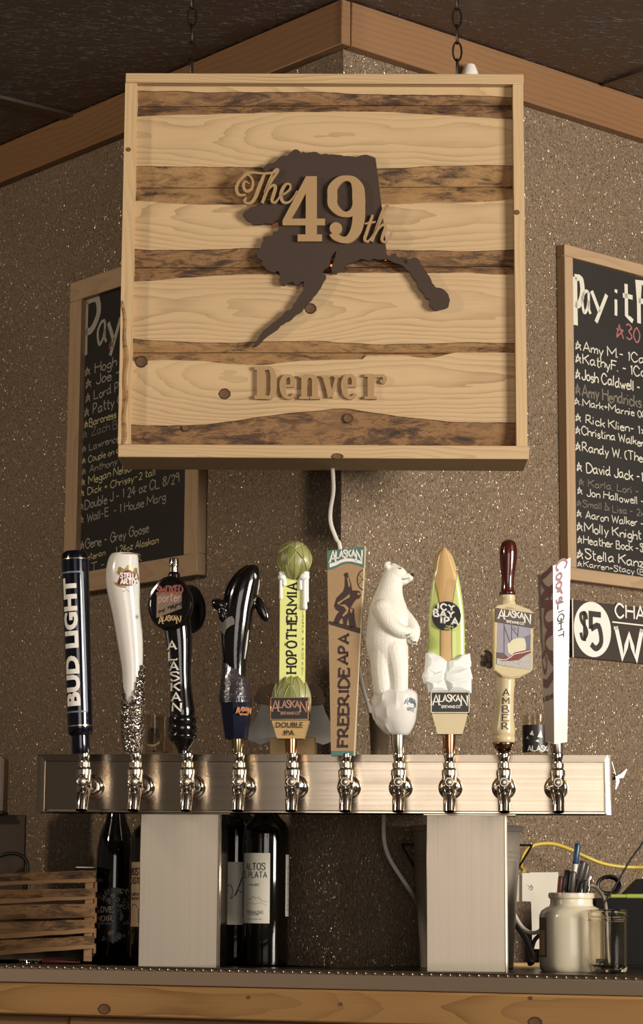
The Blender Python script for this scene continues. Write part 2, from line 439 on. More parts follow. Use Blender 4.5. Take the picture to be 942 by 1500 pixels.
        for i in range(N): vs += [fn(*L[i], t1), fn(*Rr[i], t1), fn(*Rr[i], t0), fn(*L[i], t0)]
        fs = []
        for i in rng:
            a = 4 * i; b = 4 * ((i + 1) % N)
            for k in range(4): fs.append((a + k, a + (k + 1) % 4, b + (k + 1) % 4, b + k))
        if not closed: fs += [(3, 2, 1, 0), (4 * N - 4, 4 * N - 3, 4 * N - 2, 4 * N - 1)]
        return s.add(vs, fs)
    def ball(s, c, r, n=16, m=10, rot=None):
        if isinstance(r, (int, float)): r = (r, r, r)
        rings = []
        for i in range(1, m):
            a = math.pi * i / m; ring = []
            for j in range(n):
                b = 2 * math.pi * j / n
                q = Vector((r[0] * math.sin(a) * math.cos(b), r[1] * math.sin(a) * math.sin(b), -r[2] * math.cos(a)))
                if rot is not None: q = rot @ q
                ring.append(q + Vector(c))
            rings.append(ring)
        return s.loft(rings)
    def xform(s, m):
        s.v = [m @ v for v in s.v]; return s

def finish(me, angle=38):
    for p in me.polygons: p.use_smooth = True
    try: me.set_sharp_from_angle(angle=R(angle))
    except Exception: pass
def mesh_obj(name, mb, mats, off=Vector((0, 0, 0)), angle=38, centre=False):
    vs = [v - off for v in mb.v]; loc = Vector((0, 0, 0))
    if centre:
        lo = Vector([min(v[i] for v in vs) for i in range(3)]); hi = Vector([max(v[i] for v in vs) for i in range(3)])
        loc = (lo + hi) / 2; vs = [v - loc for v in vs]
    me = bpy.data.meshes.new(name); me.from_pydata([tuple(v) for v in vs], [], mb.f); me.validate()
    if not isinstance(mats, (list, tuple)): mats = [mats]
    for m in mats: me.materials.append(m)
    if len(mats) > 1 and len(me.polygons) == len(mb.mi): me.polygons.foreach_set('material_index', mb.mi)
    bm = bmesh.new(); bm.from_mesh(me); bmesh.ops.recalc_face_normals(bm, faces=bm.faces); bm.to_mesh(me); bm.free()
    finish(me, angle)
    o = bpy.data.objects.new(name, me); COL.objects.link(o); o.location = loc
    return o
class Thing:
    """an Empty at the base of a thing; parts are given in the frame's local coordinates"""
    def __init__(s, name, label, cat, fr, base, group=None):
        s.fr = fr; s.base = Vector(base)
        s.e = bpy.data.objects.new(name, None); COL.objects.link(s.e); s.e.empty_display_size = .02
        s.e.location = fr.w(base); s.e.rotation_euler = (0, 0, fr.rz)
        s.e['label'] = label; s.e['category'] = cat
        if group: s.e['group'] = group
    def part(s, name, mb, mat, parent=None, label=None, stuff=False, angle=38, centre=False):
        o = mesh_obj(name, mb, mat, s.base, angle, centre)
        o.parent = parent or s.e
        if parent is not None: o.location = o.location - parent.location
        if label: o['label'] = label
        if stuff: o['kind'] = 'stuff'
        return o
def single(name, mb, mat, label, cat, fr, base, group=None, angle=38):
    o = mesh_obj(name, mb, mat, Vector(base), angle)
    o.location = fr.w(base); o.rotation_euler = (0, 0, fr.rz)
    o['label'] = label; o['category'] = cat
    if group: o['group'] = group
    return o
def struct(name, mb, mat, fr=None, angle=38, label=None, parent=None):
    o = mesh_obj(name, mb, mat, Vector((0, 0, 0)), angle)
    if fr is not None: o.location = fr.o; o.rotation_euler = (0, 0, fr.rz)
    if parent: o.parent = parent
    else: o['kind'] = 'structure'
    if label: o['label'] = label
    return o

# ------------------------------------------------------------------ lettering
GL = {
'A':'6|033c63|1656','B':'5|030c|~0c3c4a3808|~083855433303'[:25]+'','C':'6|~6a4c2c09062343 65','D':'6|030c|~0c3c69663303','E':'5|5c0c0353|0848','F':'5|5c0c03|0848',
'G':'6|~6a4c2c0906234365|656838','H':'6|030c|636c|0868','I':'2|131c','J':'4|~4c45331305','K':'6|030c|6c07|2863','L':'5|0c0353','M':'8|030c468c83','N':'6|030c636c',
'O':'6|~3c1b08143354685b3c','P':'5|030c|~0c3c4b492707','Q':'6|~3c1b08143354685b3c|4563','R':'6|030c|~0c3c4b492707|2763','S':'5|~5a4c1c0b1947553313 05','T':'6|0c6c|333c',
'U':'6|0c05|~05134365|656c','V':'6|0c336c','W':'8|0c234a638c','X':'6|036c|0c63','Y':'6|0c386c|3833','Z':'6|0c6c0363',
'a':'5|~482806133446|484453','b':'4|0c03|~072846331304','c':'4|~472806133344','d':'5|~482806133446|4c4453','e':'4|~064628061333 44','f':'3|~3c2c1a13|0828','g':'4|~472806143446|~48412001','h':'4|0c03|~06284743',
'i':'1|0803|0a0b','j':'2|~282100|2a2b','k':'4|0c03|4805|1743','l':'1|0c03','m':'6|0803|~06283733|~36586763','n':'4|0803|~06284743','o':'4|~280613334628','p':'4|0800|~072846331304',
'q':'4|~472806133345|4840','r':'3|0803|~062838','s':'3|~3718063523 03','t':'3|1c1433|0939','u':'4|~0805133345|4843','v':'4|082348','w':'6|0823374368','x':'4|0843|0348','y':'4|0823|4810','z':'4|08480343',
'0':'4|~2c0906234 5492c'.replace(' ',''),'1':'2|0a1c13','2':'4|~0a2c4a370303|0343','3':'4|~0b2c4a2845230 4'.replace(' ',''),'4':'5|3c0656|3c33','5':'4|4c0c08|~083945230 4'.replace(' ',''),
'8':'4|~2c4a28061323 4528'.replace(' ','')+'|~280a2c','9':'4|~4a2c0a284a|4a43','-':'4|0737','.':'1|0304','*':'6|032b53|0858|5803','+':'4|0747|2529','&':'5|0c53|~0c1c0503445 8'.replace(' ',''),
'(':'2|~2c0a0523','$':'5|~5a4c1c0b1947553313 05'.replace(' ','')+'|3d32',"'":'1|0c0a','/':'4|034c',',':'1|0302','!':'1|0c06|0304'}
GL['B'] = '5|030c|~0c3c4a3808|~083855433303'
for k in list(GL): GL[k] = GL[k].replace(' ', '')
def glyph(ch, smooth=4):
    s = GL.get(ch)
    if s is None: return 3, []
    p = s.split('|'); w = int(p[0], 16); out = []
    for q in p[1:]:
        sm = q.startswith('~'); q = q.lstrip('~')
        pts = [(int(q[i], 16), int(q[i+1], 16) - 3) for i in range(0, len(q) - 1, 2)]
        if not sm:
            d = []
            for a, b in zip(pts, pts[1:]): d += [a, tuple(x * .5 + y * .5 for x, y in zip(a, b))]
            pts = d + [pts[-1]]; out.append((pts, False))
        else: out.append((cr(pts, smooth), True))
    return w, out
def stroke_text(mb, s, fn, h, w=None, weight=.12, serif=0.0, t0=0.0003, t1=None, wob=0.0, gap=1.6, align='c', bold_v=1.0):
    """text of stroked glyphs; fn(u, v, t); cap height h (9 units); u centred or from 0"""
    x = 0; items = []
    for ch in s:
        if ch == ' ': x += 3.0; continue
        gw, st = glyph(ch); dy = random.uniform(-wob, wob) * 2; sh = random.uniform(-wob, wob)
        for pts, sm in st:
            items.append(([(x + a + (b * sh * .15) + random.uniform(-wob, wob) * .35, b + dy + random.uniform(-wob, wob) * .35) for a, b in pts], sm, ch))
        x += gw + gap
    tot = x - gap; k = h / 9.0; kx = (w / tot) if w else k
    o = -tot / 2 if align == 'c' else 0; ov = -4.5 if align == 'c' else 0
    lw = weight * h
    for pts, sm, ch in items:
        q = [((a + o) * kx, (b + ov) * k) for a, b in pts]
        if bold_v != 1.0:
            # strokes nearer the vertical are heavier
            ws = []
            for i in range(len(q)):
                a, b = q[max(i-1, 0)], q[min(i+1, len(q)-1)]
                d = math.hypot(b[0]-a[0], b[1]-a[1]) or 1
                ws.append(lw * (1 + (bold_v - 1) * abs(b[1]-a[1]) / d))
            mb.ribbon(q, ws, fn, t0, t1)
        else: mb.ribbon(q, lw, fn, t0, t1)
        if serif and not sm or (serif and sm and ch in 'JU'):
            for e, nb in ((0, 1), (-1, -2)):
                yv = round(pts[e][1], 1)
                if (abs(yv) < .2 or abs(yv - 9) < .2) and abs(pts[e][1] - pts[nb][1]) > abs(pts[e][0] - pts[nb][0]) * .8:
                    ex, ez = q[e]; sl = serif * h; dz = lw * .35 * (1 if yv < 4 else -1)
                    mb.ribbon([(ex - sl, ez + dz), (ex + sl, ez + dz)], lw * .7, fn, t0, t1)
        if serif and ch in 'EFTLZ' and not sm:
            for e, nb in ((0, 1), (-1, -2)):
                if abs(pts[e][1] - pts[nb][1]) < .1 and round(pts[e][1], 1) in (0, 9):
                    ex, ez = q[e]; d = serif * h * 1.3 * (1 if pts[e][1] < 4 else -1)
                    mb.ribbon([(ex, ez), (ex, ez + d)], lw * .8, fn, t0, t1)
    return mb
def font_text(mb, s, fn, h, w, t=0.0003, bold=0.0, sub=None):
    """built-in sans font, fitted to a w x h box centred on fn's origin"""
    cu = bpy.data.curves.new('tmp', 'FONT'); cu.body = s; cu.size = 1; cu.offset = bold; cu.resolution_u = 3
    ob = bpy.data.objects.new('tmp', cu); COL.objects.link(ob)
    dg = bpy.context.evaluated_depsgraph_get(); me = bpy.data.meshes.new_from_object(ob.evaluated_get(dg))
    xs = [v.co.x for v in me.vertices]; ys = [v.co.y for v in me.vertices]
    if xs:
        x0, x1, y0, y1 = min(xs), max(xs), min(ys), max(ys)
        P = [((v.co.x - x0) / (x1 - x0) * w - w / 2, (v.co.y - y0) / (y1 - y0) * h - h / 2) for v in me.vertices]
        bm = bmesh.new(); vv = [bm.verts.new((a, b, 0)) for a, b in P]
        for p in me.polygons:
            try: bm.faces.new([vv[i] for i in p.vertices])
            except ValueError: pass
        bmesh.ops.triangulate(bm, faces=bm.faces[:])
        for _ in range(4):
            lim = sub or 1e9
            es = [e for e in bm.edges if e.calc_length() > lim]
            if not es: break
            bmesh.ops.subdivide_edges(bm, edges=es, cuts=1); bmesh.ops.triangulate(bm, faces=[f for f in bm.faces if len(f.verts) > 3])
        bm.verts.index_update()
        mb.add([fn(v.co.x, v.co.y, t) for v in bm.verts], [[v.index for v in f.verts] for f in bm.faces]); bm.free()
    bpy.data.objects.remove(ob); bpy.data.curves.remove(cu); bpy.data.meshes.remove(me)
    return mb
def plane_fn(o, U=(1, 0, 0), V=(0, 0, 1), N=(0, -1, 0)):
    o, U, V, N = Vector(o), Vector(U).normalized(), Vector(V).normalized(), Vector(N).normalized()
    return lambda u, v, t: o + U * u + V * v + N * t

# ================================================================== the setting
DC = 3.43
_c = CAMP + ray(500, 700) * (DC / ray(500, 700).y)
CX = _c.x
LW = Frame((CX, DC, 0), R(-48.6)); RW = Frame((CX, DC, 0), R(39.9))
ZCEIL = RW.l(504, -3, -.02).z
ZTRIM = RW.l(504, 64, -.02).z
struct('wall_left', MB().box((-3.2, 0, 0), (0, .1, ZCEIL + .01)), M['wall'], LW, label='brown textured wall left of the corner')
struct('wall_right', MB().box((0, .0, 0), (3.2, .1, ZCEIL + .01)), M['wall'], RW, label='brown glittering textured wall right of the corner')
W0 = Frame((0, 0, 0), 0)
struct('floor', MB().box((-4.5, -3.5, -.05), (4.5, 6.5, 0)), M['floor'])
struct('ceiling', MB().box((-4.5, -3.5, ZCEIL), (4.5, 6.5, ZCEIL + .08)), M['ceiling'])
struct('trim_left', MB().box((-3.2, -.02, ZTRIM), (.0185, -.0005, ZCEIL - .0015), .0015), M['trimwood'], LW, label='stained board along the ceiling, left of the corner')
struct('trim_right', MB().box((.0005, -.02, ZTRIM), (3.2, -.0005, ZCEIL - .0015), .0015), M['trimwood'], RW, label='stained board along the ceiling, right of the corner')
def ceil_batten(name, a, b, wdt, ext=2.0):
    A = on_z(*a, ZCEIL); B = on_z(*b, ZCEIL); d = (B - A).normalized(); A2 = A - d * ext; n = Vector((-d.y, d.x, 0)) * wdt
    mb = MB()
    mb.add([A2, B, B + n, A2 + n] + [p - Vector((0, 0, .006)) for p in (A2, B, B + n, A2 + n)],
           [(0, 1, 2, 3), (7, 6, 5, 4), (0, 4, 5, 1), (1, 5, 6, 2), (2, 6, 7, 3), (3, 7, 4, 0)])
    struct(name, mb, M['trimpaint'])
M['trimpaint'] = pm('dark painted ceiling batten', '4c3c30', .45, bump=.2)
ceil_batten('trim_1', (0, 148), (122, 178), -.028)
ceil_batten('trim_2', (942, 104), (890, 122), .012)

# ================================================================== bar counter
A = on_z(0, 1412, 1.083); B = on_z(942, 1430, 1.083)
BF = Frame((A + B) / 2, math.atan2(B.y - A.y, B.x - A.x)); BF.o.z = 0; BF = Frame(BF.o, BF.rz)
ZC = 1.0785
bar = Thing('bar_counter', 'wood fronted bar counter with steel drip edge under the tap tower', 'bar counter', BF, (0, 0, 0))
# counter top runs back to both walls
cl = BF.toloc((CX, DC, 0)); far = []
def wall_hit(fr, sgn, xb):
    """point of the wall plane at bar-frame x = xb, in bar coordinates"""
    for k in range(2000):
        p = BF.toloc(fr.w((sgn * k * .0015, 0, 0)))
        if (p.x - xb) * sgn >= 0: return p
    return p
pl = wall_hit(LW, -1, -1.25); pr = wall_hit(RW, 1, 1.25)
top = [(-1.25, .012), (1.25, .012), (pr.x, pr.y - .002), (cl.x, cl.y - .002), (pl.x, pl.y - .002)]
mb = MB(); tri = [(0, 1, 2), (0, 2, 3), (0, 3, 4)]
vs = [(x, y, ZC) for x, y in top] + [(x, y, ZC - .03) for x, y in top]
mb.add(vs, tri + [tuple(i + 5 for i in t)[::-1] for t in tri] + [(i, (i + 1) % 5, (i + 1) % 5 + 5, i + 5) for i in range(5)])
bar.part('countertop', mb, M['counter'])
mb = MB().box((-1.25, 0, 1.0815), (1.25, .0075, 1.0835), .0006); mb.box((-1.25, .0060, ZC - .01), (1.25, .0075, 1.0815))
bar.part('drip_rail', mb, M['steelt'])
mb = MB()
for i in range(184):
    x = -1.24 + i * .0135; mb.box((x, .0012, 1.0772), (x + .0050, .0058, 1.0815), .0005)
bar.part('rail_tooth', mb, M['steelt'], stuff=True)
bar.part('rail_recess', MB().box((-1.25, .0045, 1.070), (1.25, .0058, 1.0812)), M['darksteel'])
bar.part('steel_edge', MB().box((-1.25, -.004, 1.0572), (1.25, .0075, 1.0772), .0012), M['darksteel'])
bar.part('wood_rail', MB().box((-1.25, -.010, 1.0115), (1.25, .02, 1.0565), .003), M['barwood'], centre=True)
xs = BF.l(102, 1490, .003).x
bar.part('front_board', MB().box((xs, .003, .90), (1.25, .02, 1.0112), .0015), M['barwood2'], centre=True)
bar.part('side_board', MB().box((-1.25, .006, .90), (xs - .002, .02, 1.0112), .0015), M['barwood2'], centre=True)
bar.part('front_panel', MB().box((-1.25, .02, .0), (1.25, .035, 1.05)), M['barwood2'], centre=True)
k0 = BF.l(153, 1478, -.010)
def knot(mb, c, r, squash=.8, y=-.0006):
    cx, cy, cz = c; n = 18; b0 = len(mb.mi)
    def ring(rr, yy): return [(cx + rr * math.cos(6.283 * j / n) * (1 + .08 * math.sin(j * 2.3)), cy + yy, cz + rr * squash * math.sin(6.283 * j / n)) for j in range(n)]
    mb.loft([ring(r, .0004), ring(r, y * .2), ring(r * .90, y), ring(r * .76, y * .25), ring(r * .2, y * .5)], cap=True)
    for q in range(b0, len(mb.mi)):
        if q - b0 >= 3 * n: mb.mi[q] = 1
    return mb
M['knot'] = pm('dark wood knot', '5a3d24', .7, var=.6, vscale=120)
M['knotl'] = pm('light wood knot', '75532f', .7, var=.6, vscale=150); M['knotd'] = pm('knot ring', '4a301c', .75, var=.4, vscale=200); KM = [M['knotd'], M['knotl']]
mb = knot(MB(), k0, .010, .75)
bar.part('knot', mb, KM)
k0 = BF.l(784, 1497, -.010); bar.part('knot', knot(MB(), (k0.x, k0.y, k0.z), .010, .7), KM)
for px, py in ((364, 1461), (777, 1462), (499, 1471)):
    k0 = BF.l(px, py, -.010); bar.part('knot', knot(MB(), k0, .003, .8), KM)

# ================================================================== hanging wooden sign
S0 = CAMP + ray(471, 672) * (3.22 / ray(471, 672).y)
SF = Frame((S0.x, 3.22, 0), R(-.5))
sign = Thing('hanging_sign', 'square pale pine box sign with dark state map, hung by chains above the taps', 'sign', SF, (0, .05, SF.l(471, 672).z))
def sl(px, py, y=0.0): return SF.l(px, py, y)
zb, zt = sl(471, 671).z, sl(471, 107.5).z
xl, xr = sl(172.5, 670).x, sl(775, 671).x
tl, tr_ = sl(184, 108).x, sl(767, 107).x
DEP = .098
ri = .0175
# the four frame boards and the back
mb = MB().box((tl, 0, zt - .0155), (tr_, DEP, zt), .001); sign.part('frame_board', mb, M['pine'], centre=True)
mb = MB().box((xl, 0, zb), (xr, DEP, zb + .0195), .001); sign.part('frame_board', mb, M['pine'], centre=True)
z2, z1 = zb + .0197, zt - .0157
def stile(side):
    if side < 0: xa, xb_, xc, xd = sl(172.5, 650).x, sl(190, 650).x, sl(183.5, 122).x, sl(200.5, 122).x
    else: xa, xb_, xc, xd = sl(757, 650).x, sl(773, 650).x, sl(751.5, 122).x, sl(766.5, 122).x
    m = MB(); f = [(xa, .0012, z2), (xb_, .0012, z2), (xd, .0012, z1), (xc, .0012, z1)]
    m.hexa(f, [(p[0], DEP, p[2]) for p in f]); return m
st_l = sign.part('frame_board', stile(-1), M['pinev'], centre=True)
st_r = sign.part('frame_board', stile(1), M['pinev'], centre=True)
# wane along the lower outer edge of the left stile
mb = MB(); pts = []
N = 26
for i in range(N + 1):
    py = 652 - i * (652 - 440) / N
    w = 9.5 * min(1, i / 3 + .6) * (1 - .75 * max(0, (i - 17) / 9)) + 1.6 * math.sin(i * .9)
    xo = 172.5 + (183.5 - 172.5) * (650 - py) / (650 - 122)
    a = sl(xo + 2.6, py, .0); b = sl(xo + 2.6 + w, py, .0)
    pts.append((a, b))
vs = []
for a, b in pts: vs += [(a.x - .0006, .012, a.z), (a.x - .0004, .0020, a.z), (b.x - .003, -.0004, a.z), (b.x, .0010, b.z)]
fs = []
for i in range(N):
    for k in range(3): fs.append((4*i+k, 4*i+k+1, 4*i+k+5, 4*i+k+4))
mb.add(vs, fs); sign.part('bark_edge', mb, M['bark2'])
sign.part('back_panel', MB().box((xl + .016, DEP - .012, z2), (xr - .016, DEP - .004, z1)), M['darkboard'])
PY = .0150   # plank face depth inside the frame
def lx(t):    # t 0..1 across; returns px x for given px y
    return lambda py: (200 + (190 - 200) * (py - 122) / 530) * (1 - t) + (752 + (757.5 - 752) * (py - 122) / 530) * t
def jag(x, s, a): return a * (noise.noise(Vector((x * .55, s, 0))) * 1.3 + noise.noise(Vector((x * 2.2, s, 5))) * .35 + noise.noise(Vector((x * 9, s, 9))) * .12)
planks = [  # seam top, bark edge top, bark edge bottom, seam bottom : (left, middle, right) pixel heights
    ((123, 123, 123), (123.5, 123.5, 123.5), (132, 137, 141), (154, 152, 152.5)),
    ((154, 152, 152.5), (169, 163, 174), (243, 246, 243), (273.5, 272, 271.5)),
    ((273.5, 272, 271.5), (296, 301, 290), (362, 365, 364), (390, 389.5, 388)),
    ((390, 389.5, 388), (412, 400, 403), (495, 503, 500), (515, 515, 515.5)),
    ((515, 515, 515.5), (529, 527, 517), (622, 610, 618), (652, 653, 653.5))]
def q3(v, t):
    a, b, c = v; return a * (1 - t) * (1 - 2 * t) + b * 4 * t * (1 - t) + c * t * (2 * t - 1)
NP = 90
for pi_, (A1, B1, C1, D1) in enumerate(planks):
    wmb = MB(); bt = MB(); bb = MB()
    vw = []; v1 = []; v2 = []
    for i in range(NP + 1):
        t = i / NP
        a, b, c, d = q3(A1, t), q3(B1, t), q3(C1, t), q3(D1, t)
        if B1[0] - A1[0] > 3: b += jag(t * 6, pi_ * 7.3, 4.2)
        if D1[0] - C1[0] > 3: c += jag(t * 6, pi_ * 7.3 + 3, 4.2)
        if pi_ == 4:
            b = max(a + 1.2, b + (8 * math.exp(-((t - .32) / .12) ** 2) - (6 if t > .6 else 0) + 7 * math.exp(-((t - .78) / .05) ** 2)))
            c += 5 * math.sin(t * 9) - 5 * math.exp(-((t - .55) / .08) ** 2)
        X = lambda py: lx(t)(py)
        L = [sl(X(y), y, PY) for y in (a + .5, b, c, d - .5)]
        wav = .0004 * math.sin(t * 20 + pi_)
        zz = [L[1].z + (L[2].z - L[1].z) * k / 6 for k in range(7)]
        vw += [(L[1].x, PY, z) for z in zz]
        mid1 = (L[0].z * .45 + L[1].z * .55); mid2 = (L[3].z * .45 + L[2].z * .55)
        rg = .0011 * noise.noise(Vector((t * 30, pi_, 2)))
        v1 += [(L[1].x, PY + .0001, L[1].z - .0002), (L[1].x, PY + .0022, L[1].z + .0004), (L[0].x, PY + .0030 + rg, mid1), (L[0].x, PY + .0085, L[0].z), (L[0].x, PY + .016, L[0].z)]
        v2 += [(L[2].x, PY + .0001, L[2].z + .0002), (L[2].x, PY + .0022, L[2].z - .0004), (L[3].x, PY + .0030 + rg, mid2), (L[3].x, PY + .0085, L[3].z), (L[3].x, PY + .016, L[3].z)]
    wmb.add(vw, [(7*i+k, 7*i+k+1, 7*i+k+8, 7*i+k+7) for i in range(NP) for k in range(6)])
    bt.add(v1, [(5*i+k, 5*i+k+1, 5*i+k+6, 5*i+k+5) for i in range(NP) for k in range(4)])
    bb.add(v2, [(5*i+k, 5*i+k+1, 5*i+k+6, 5*i+k+5) for i in range(NP) for k in range(4)])
    p = sign.part('plank', wmb, M['pine'], centre=True)
    if B1[0] - A1[0] > 3: sign.part('bark_edge', bt, M['bark'] if pi_ % 2 else M['bark2'], parent=p, centre=True)
    if D1[0] - C1[0] > 3: sign.part('bark_edge', bb, M['bark2'] if pi_ % 2 else M['bark'], parent=p, centre=True)
for px, py, r, m_, yy in ((207, 530, .0095, 'knot', PY), (329, 577, .0088, 'knotl', PY), (455, 452, .0088, 'knot', PY), (272, 626, .0065, 'knot', PY + .001), (510, 613, .0075, 'knot', PY), (188, 219, .0035, 'knot', .001), (757, 311, .004, 'knot', .001)):
    sign.part('knot', knot(MB(), sl(px, py, yy), r, .95, -.0008), KM)
sign.part('knot', knot(MB(), sl(494, 668.5, 0), .009, .5, -.0008), KM)
# state map, stands off the planks
def q5(x, y): return (330 + x / 2.77, 200 + y / 2.772)
MAP = [(290,52),(303,60),(308,70),(313,60),(330,66),(350,63),(372,63),(390,73),(410,70),(430,72),(455,74),(480,79),(510,80),(530,84),(550,76),(570,73),(590,79),(610,88),(622,180),(633,270),(645,370),(655,478),
(668,488),(674,476),(692,474),(700,488),(722,500),(735,517),(745,500),(765,489),(785,499),(796,522),(815,545),(830,570),(840,595),(853,612),(875,615),(892,625),(905,640),(912,665),(907,688),(888,698),(870,702),(855,706),(840,697),(828,682),(832,662),(815,655),(805,635),(785,615),(777,590),(762,572),(750,550),(730,535),(712,520),(690,514),(670,504),(650,497),(625,500),(600,495),(580,504),(558,497),(540,500),(520,510),(500,516),(482,530),(468,545),(450,558),(435,554),(430,535),(440,510),(447,488),(452,464),(438,476),(428,495),(425,520),(413,532),(398,543),(395,558),(407,560),(409,575),(398,590),(388,612),(375,630),(357,650),(345,668),(325,685),(312,708),(290,720),(270,740),(245,752),(225,765),(207,785),(185,800),(165,814),(150,830),(125,850),(108,852),(120,835),(135,820),(147,798),(167,778),(190,758),(215,740),(237,720),(250,705),(270,700),(275,683),(290,665),(300,645),(315,628),(320,608),(318,588),(300,595),(290,603),(275,590),(255,593),(240,605),(225,601),(218,580),(226,565),(215,545),(195,553),(175,545),(160,530),(147,520),(151,505),(135,495),(127,478),(130,460),(145,450),(148,432),(160,420),(153,406),(175,405),(192,400),(195,385),(215,383),(219,365),(213,342),(203,342),(190,355),(165,352),(140,356),(115,357),(105,345),(85,335),(70,315),(82,300),(100,290),(120,282),(150,272),(178,262),(196,240),(202,205),(182,165),(160,142),(152,128),(175,108),(192,108),(210,94),(233,76),(250,79),(265,66),(278,53)]
MY = .004
out = []
for i, p in enumerate(MAP):
    a = p; b = MAP[(i + 1) % len(MAP)]; n_ = 2 if math.dist(a, b) < 60 else 1
    out.append(a)
    if n_ == 2:
        m_ = ((a[0] + b[0]) / 2 + random.uniform(-1.8, 1.8), (a[1] + b[1]) / 2 + random.uniform(-1.8, 1.8)); out.append(m_)
def mxz(p, y): v = sl(*q5(*p), y); return (v.x, v.z)
sign.part('state_map', MB().prism([mxz(p, MY) for p in out], MY, MY + .006), M['darkboard'], label='dark brown cut out state map')
mb = MB()
for p in ((210, 372), (180, 372), (420, 545), (436, 560), (500, 530), (560, 512), (300, 560), (640, 520), (110, 330), (270, 90)):
    v = sl(*q5(*p), .0125); mb.ball((v.x + .004, .0128, v.z + .008), .0018, 8, 6)
sign.part('led_bulb', mb, M['led'], stuff=True)
LY = MY - .0005
def rib(mb, pts, w, n=5, t=.0055, y=LY, closed=False):
    P = [mxz(p[:2], y) for p in cr(pts, n, closed)]
    if isinstance(w, (list, tuple)):
        W_ = cr([(x,) for x in w], n, closed); w = [x[0] / 2.77 * .00097 for x in W_]
    else: w = w / 2.77 * .00097
    mb.ribbon(P, w, lambda u, v, t_: (u, -t_, v), -y, -y + t, closed)
    return mb
# '4'
mb = MB(); mb.prism([mxz(p, LY) for p in ((328,166),(372,166),(372,338),(405,338),(405,365),(372,365),(372,402),(393,402),(393,430),(294,430),(294,402),(326,402),(326,365),(233,365),(233,345))], LY - .006, LY, [[mxz(p, LY) for p in ((327,235),(327,338),(268,338))]])
sign.part('numeral', mb, M['mdf'])
# '9'
mb = MB()
rib(mb, [(491,174),(463,182),(437,212),(435,247),(437,282),(463,312),(491,321),(520,310),(541,280),(541,247),(538,212),(520,182)], [24,30,40,42,40,30,24,34,52,54,50,32], 6, .006, closed=True)
rib(mb, [(541,240),(542,290),(541,340),(530,385),(505,418),(478,424),(450,412),(440,395)], [54,54,52,46,34,28,32,40], 5, .0057)
v = mxz((449, 377), LY); mb.lathe([(.0001, LY - .006), (.0092, LY - .006), (.0092, LY)], (v[0], 0, v[1]), 24, 'Y')
sign.part('numeral', mb, M['mdf'])
# 'The'
def scr(strokes, parts='script_letter'):
    m = MB()
    for si_, (pts, w) in enumerate(strokes): rib(m, pts, w, 6, .005 + .0003 * si_, y=LY - .0003)
    sign.part(parts, m, M['mdf'])
scr([([(98,196),(82,186),(74,204),(86,226),(108,214),(112,182),(92,160),(62,178),(46,212),(56,240),(84,240)], [4,8,12,12,10,9,8,11,13,12,7]),
     ([(62,180),(84,158),(110,150),(150,154),(186,152),(206,146),(214,138)], [10,12,11,9,10,9,6]),
     ([(160,154),(148,184),(136,214),(124,246),(108,270),(90,276),(78,264),(86,252)], [8,14,15,14,12,10,9,6])])
scr([([(150,274),(168,226),(186,184),(206,156),(216,140),(208,136),(194,150),(176,190),(160,232)], [12,12,11,9,7,7,8,9,8]),
     ([(162,246),(176,216),(196,202),(204,212),(196,240),(190,264),(200,272),(216,256),(226,238)], [7,8,12,14,14,13,9,7,6])])
scr([([(226,242),(246,232),(264,214),(262,198),(246,198),(232,218),(226,246),(236,270),(258,270),(278,250),(292,224)], [6,7,8,9,10,14,15,13,9,7,6])])
scr([([(598,322),(586,356),(574,392),(566,420),(576,430),(590,418),(602,398)], [9,12,13,13,9,7,5]), ([(566,358),(586,354),(610,350)], [7,8,7])])
scr([([(594,430),(610,388),(628,346),(646,308),(662,286),(656,280),(640,300),(622,346),(604,396)], [11,11,10,9,7,7,8,8,7]),
     ([(606,404),(622,376),(642,362),(650,374),(640,402),(636,424),(648,432),(664,414),(680,382)], [7,8,11,13,13,12,9,7,6])])
# 'Denver' in slab letters
def pxz(x, y): v = sl(x, y, PY); return (v.x, v.z)
def den(strokes, rects=(), name='slab_letter'):
    m = MB()
    for si_, (pts, w, cl_) in enumerate(strokes):
        P = [pxz(*p) for p in cr(pts, 6, cl_)]; W_ = [x[0] * .00097 for x in cr([(a,) for a in w], 6, cl_)]
        m.ribbon(P, W_, lambda u, v, t_: (u, -t_, v), -PY, -PY + .0058 - .0003 * si_, cl_)
    for ri_, (x0, y0, x1, y1) in enumerate(rects):
        m.prism([pxz(x0, y1), pxz(x1, y1), pxz(x1, y0), pxz(x0, y0)], PY - .0062 - .0002 * ri_, PY)
    sign.part(name, m, M['mdf'])
den([([(389,540.5),(396,541),(400.5,550),(401,562),(400.5,574),(396,583),(389,583.5)], [5.5,6,9,10,9,6,5.5], False)], [(376.5,538,388,586),(373,538,392,543.5),(373,580.5,392,586)])
den([([(415.5,566.5),(431,566.5)], [4, 4], False), ([(428.5,566),(428.5,557),(424,551.5),(417,554),(414.5,561),(414.5,570),(417,579.5),(424,584),(432,578)], [7,7,5,7,9.5,9.5,7.5,5,3.5], False)])
den([([(446,561),(451,553),(458,553),(461.5,559),(461.5,570)], [4,5,7,9.5,9.5], False)], [(441.5,551,450,586),(438.5,551,446,555),(438.5,582,453,586),(457,565,466,586),(454,582,469,586)])
den([([(476,552),(481,568),(484.5,583)], [8.5,8.5,8], False), ([(493.5,552),(489.5,568),(485,583)], [4.5,4.5,5], False)], [(471,551,484,555),(489,551,499,555)])
den([([(505.5,566.5),(521,566.5)], [4, 4], False), ([(518.5,566),(518.5,557),(514,551.5),(507,554),(504.5,561),(504.5,570),(507,579.5),(514,584),(522,578)], [7,7,5,7,9.5,9.5,7.5,5,3.5], False)])
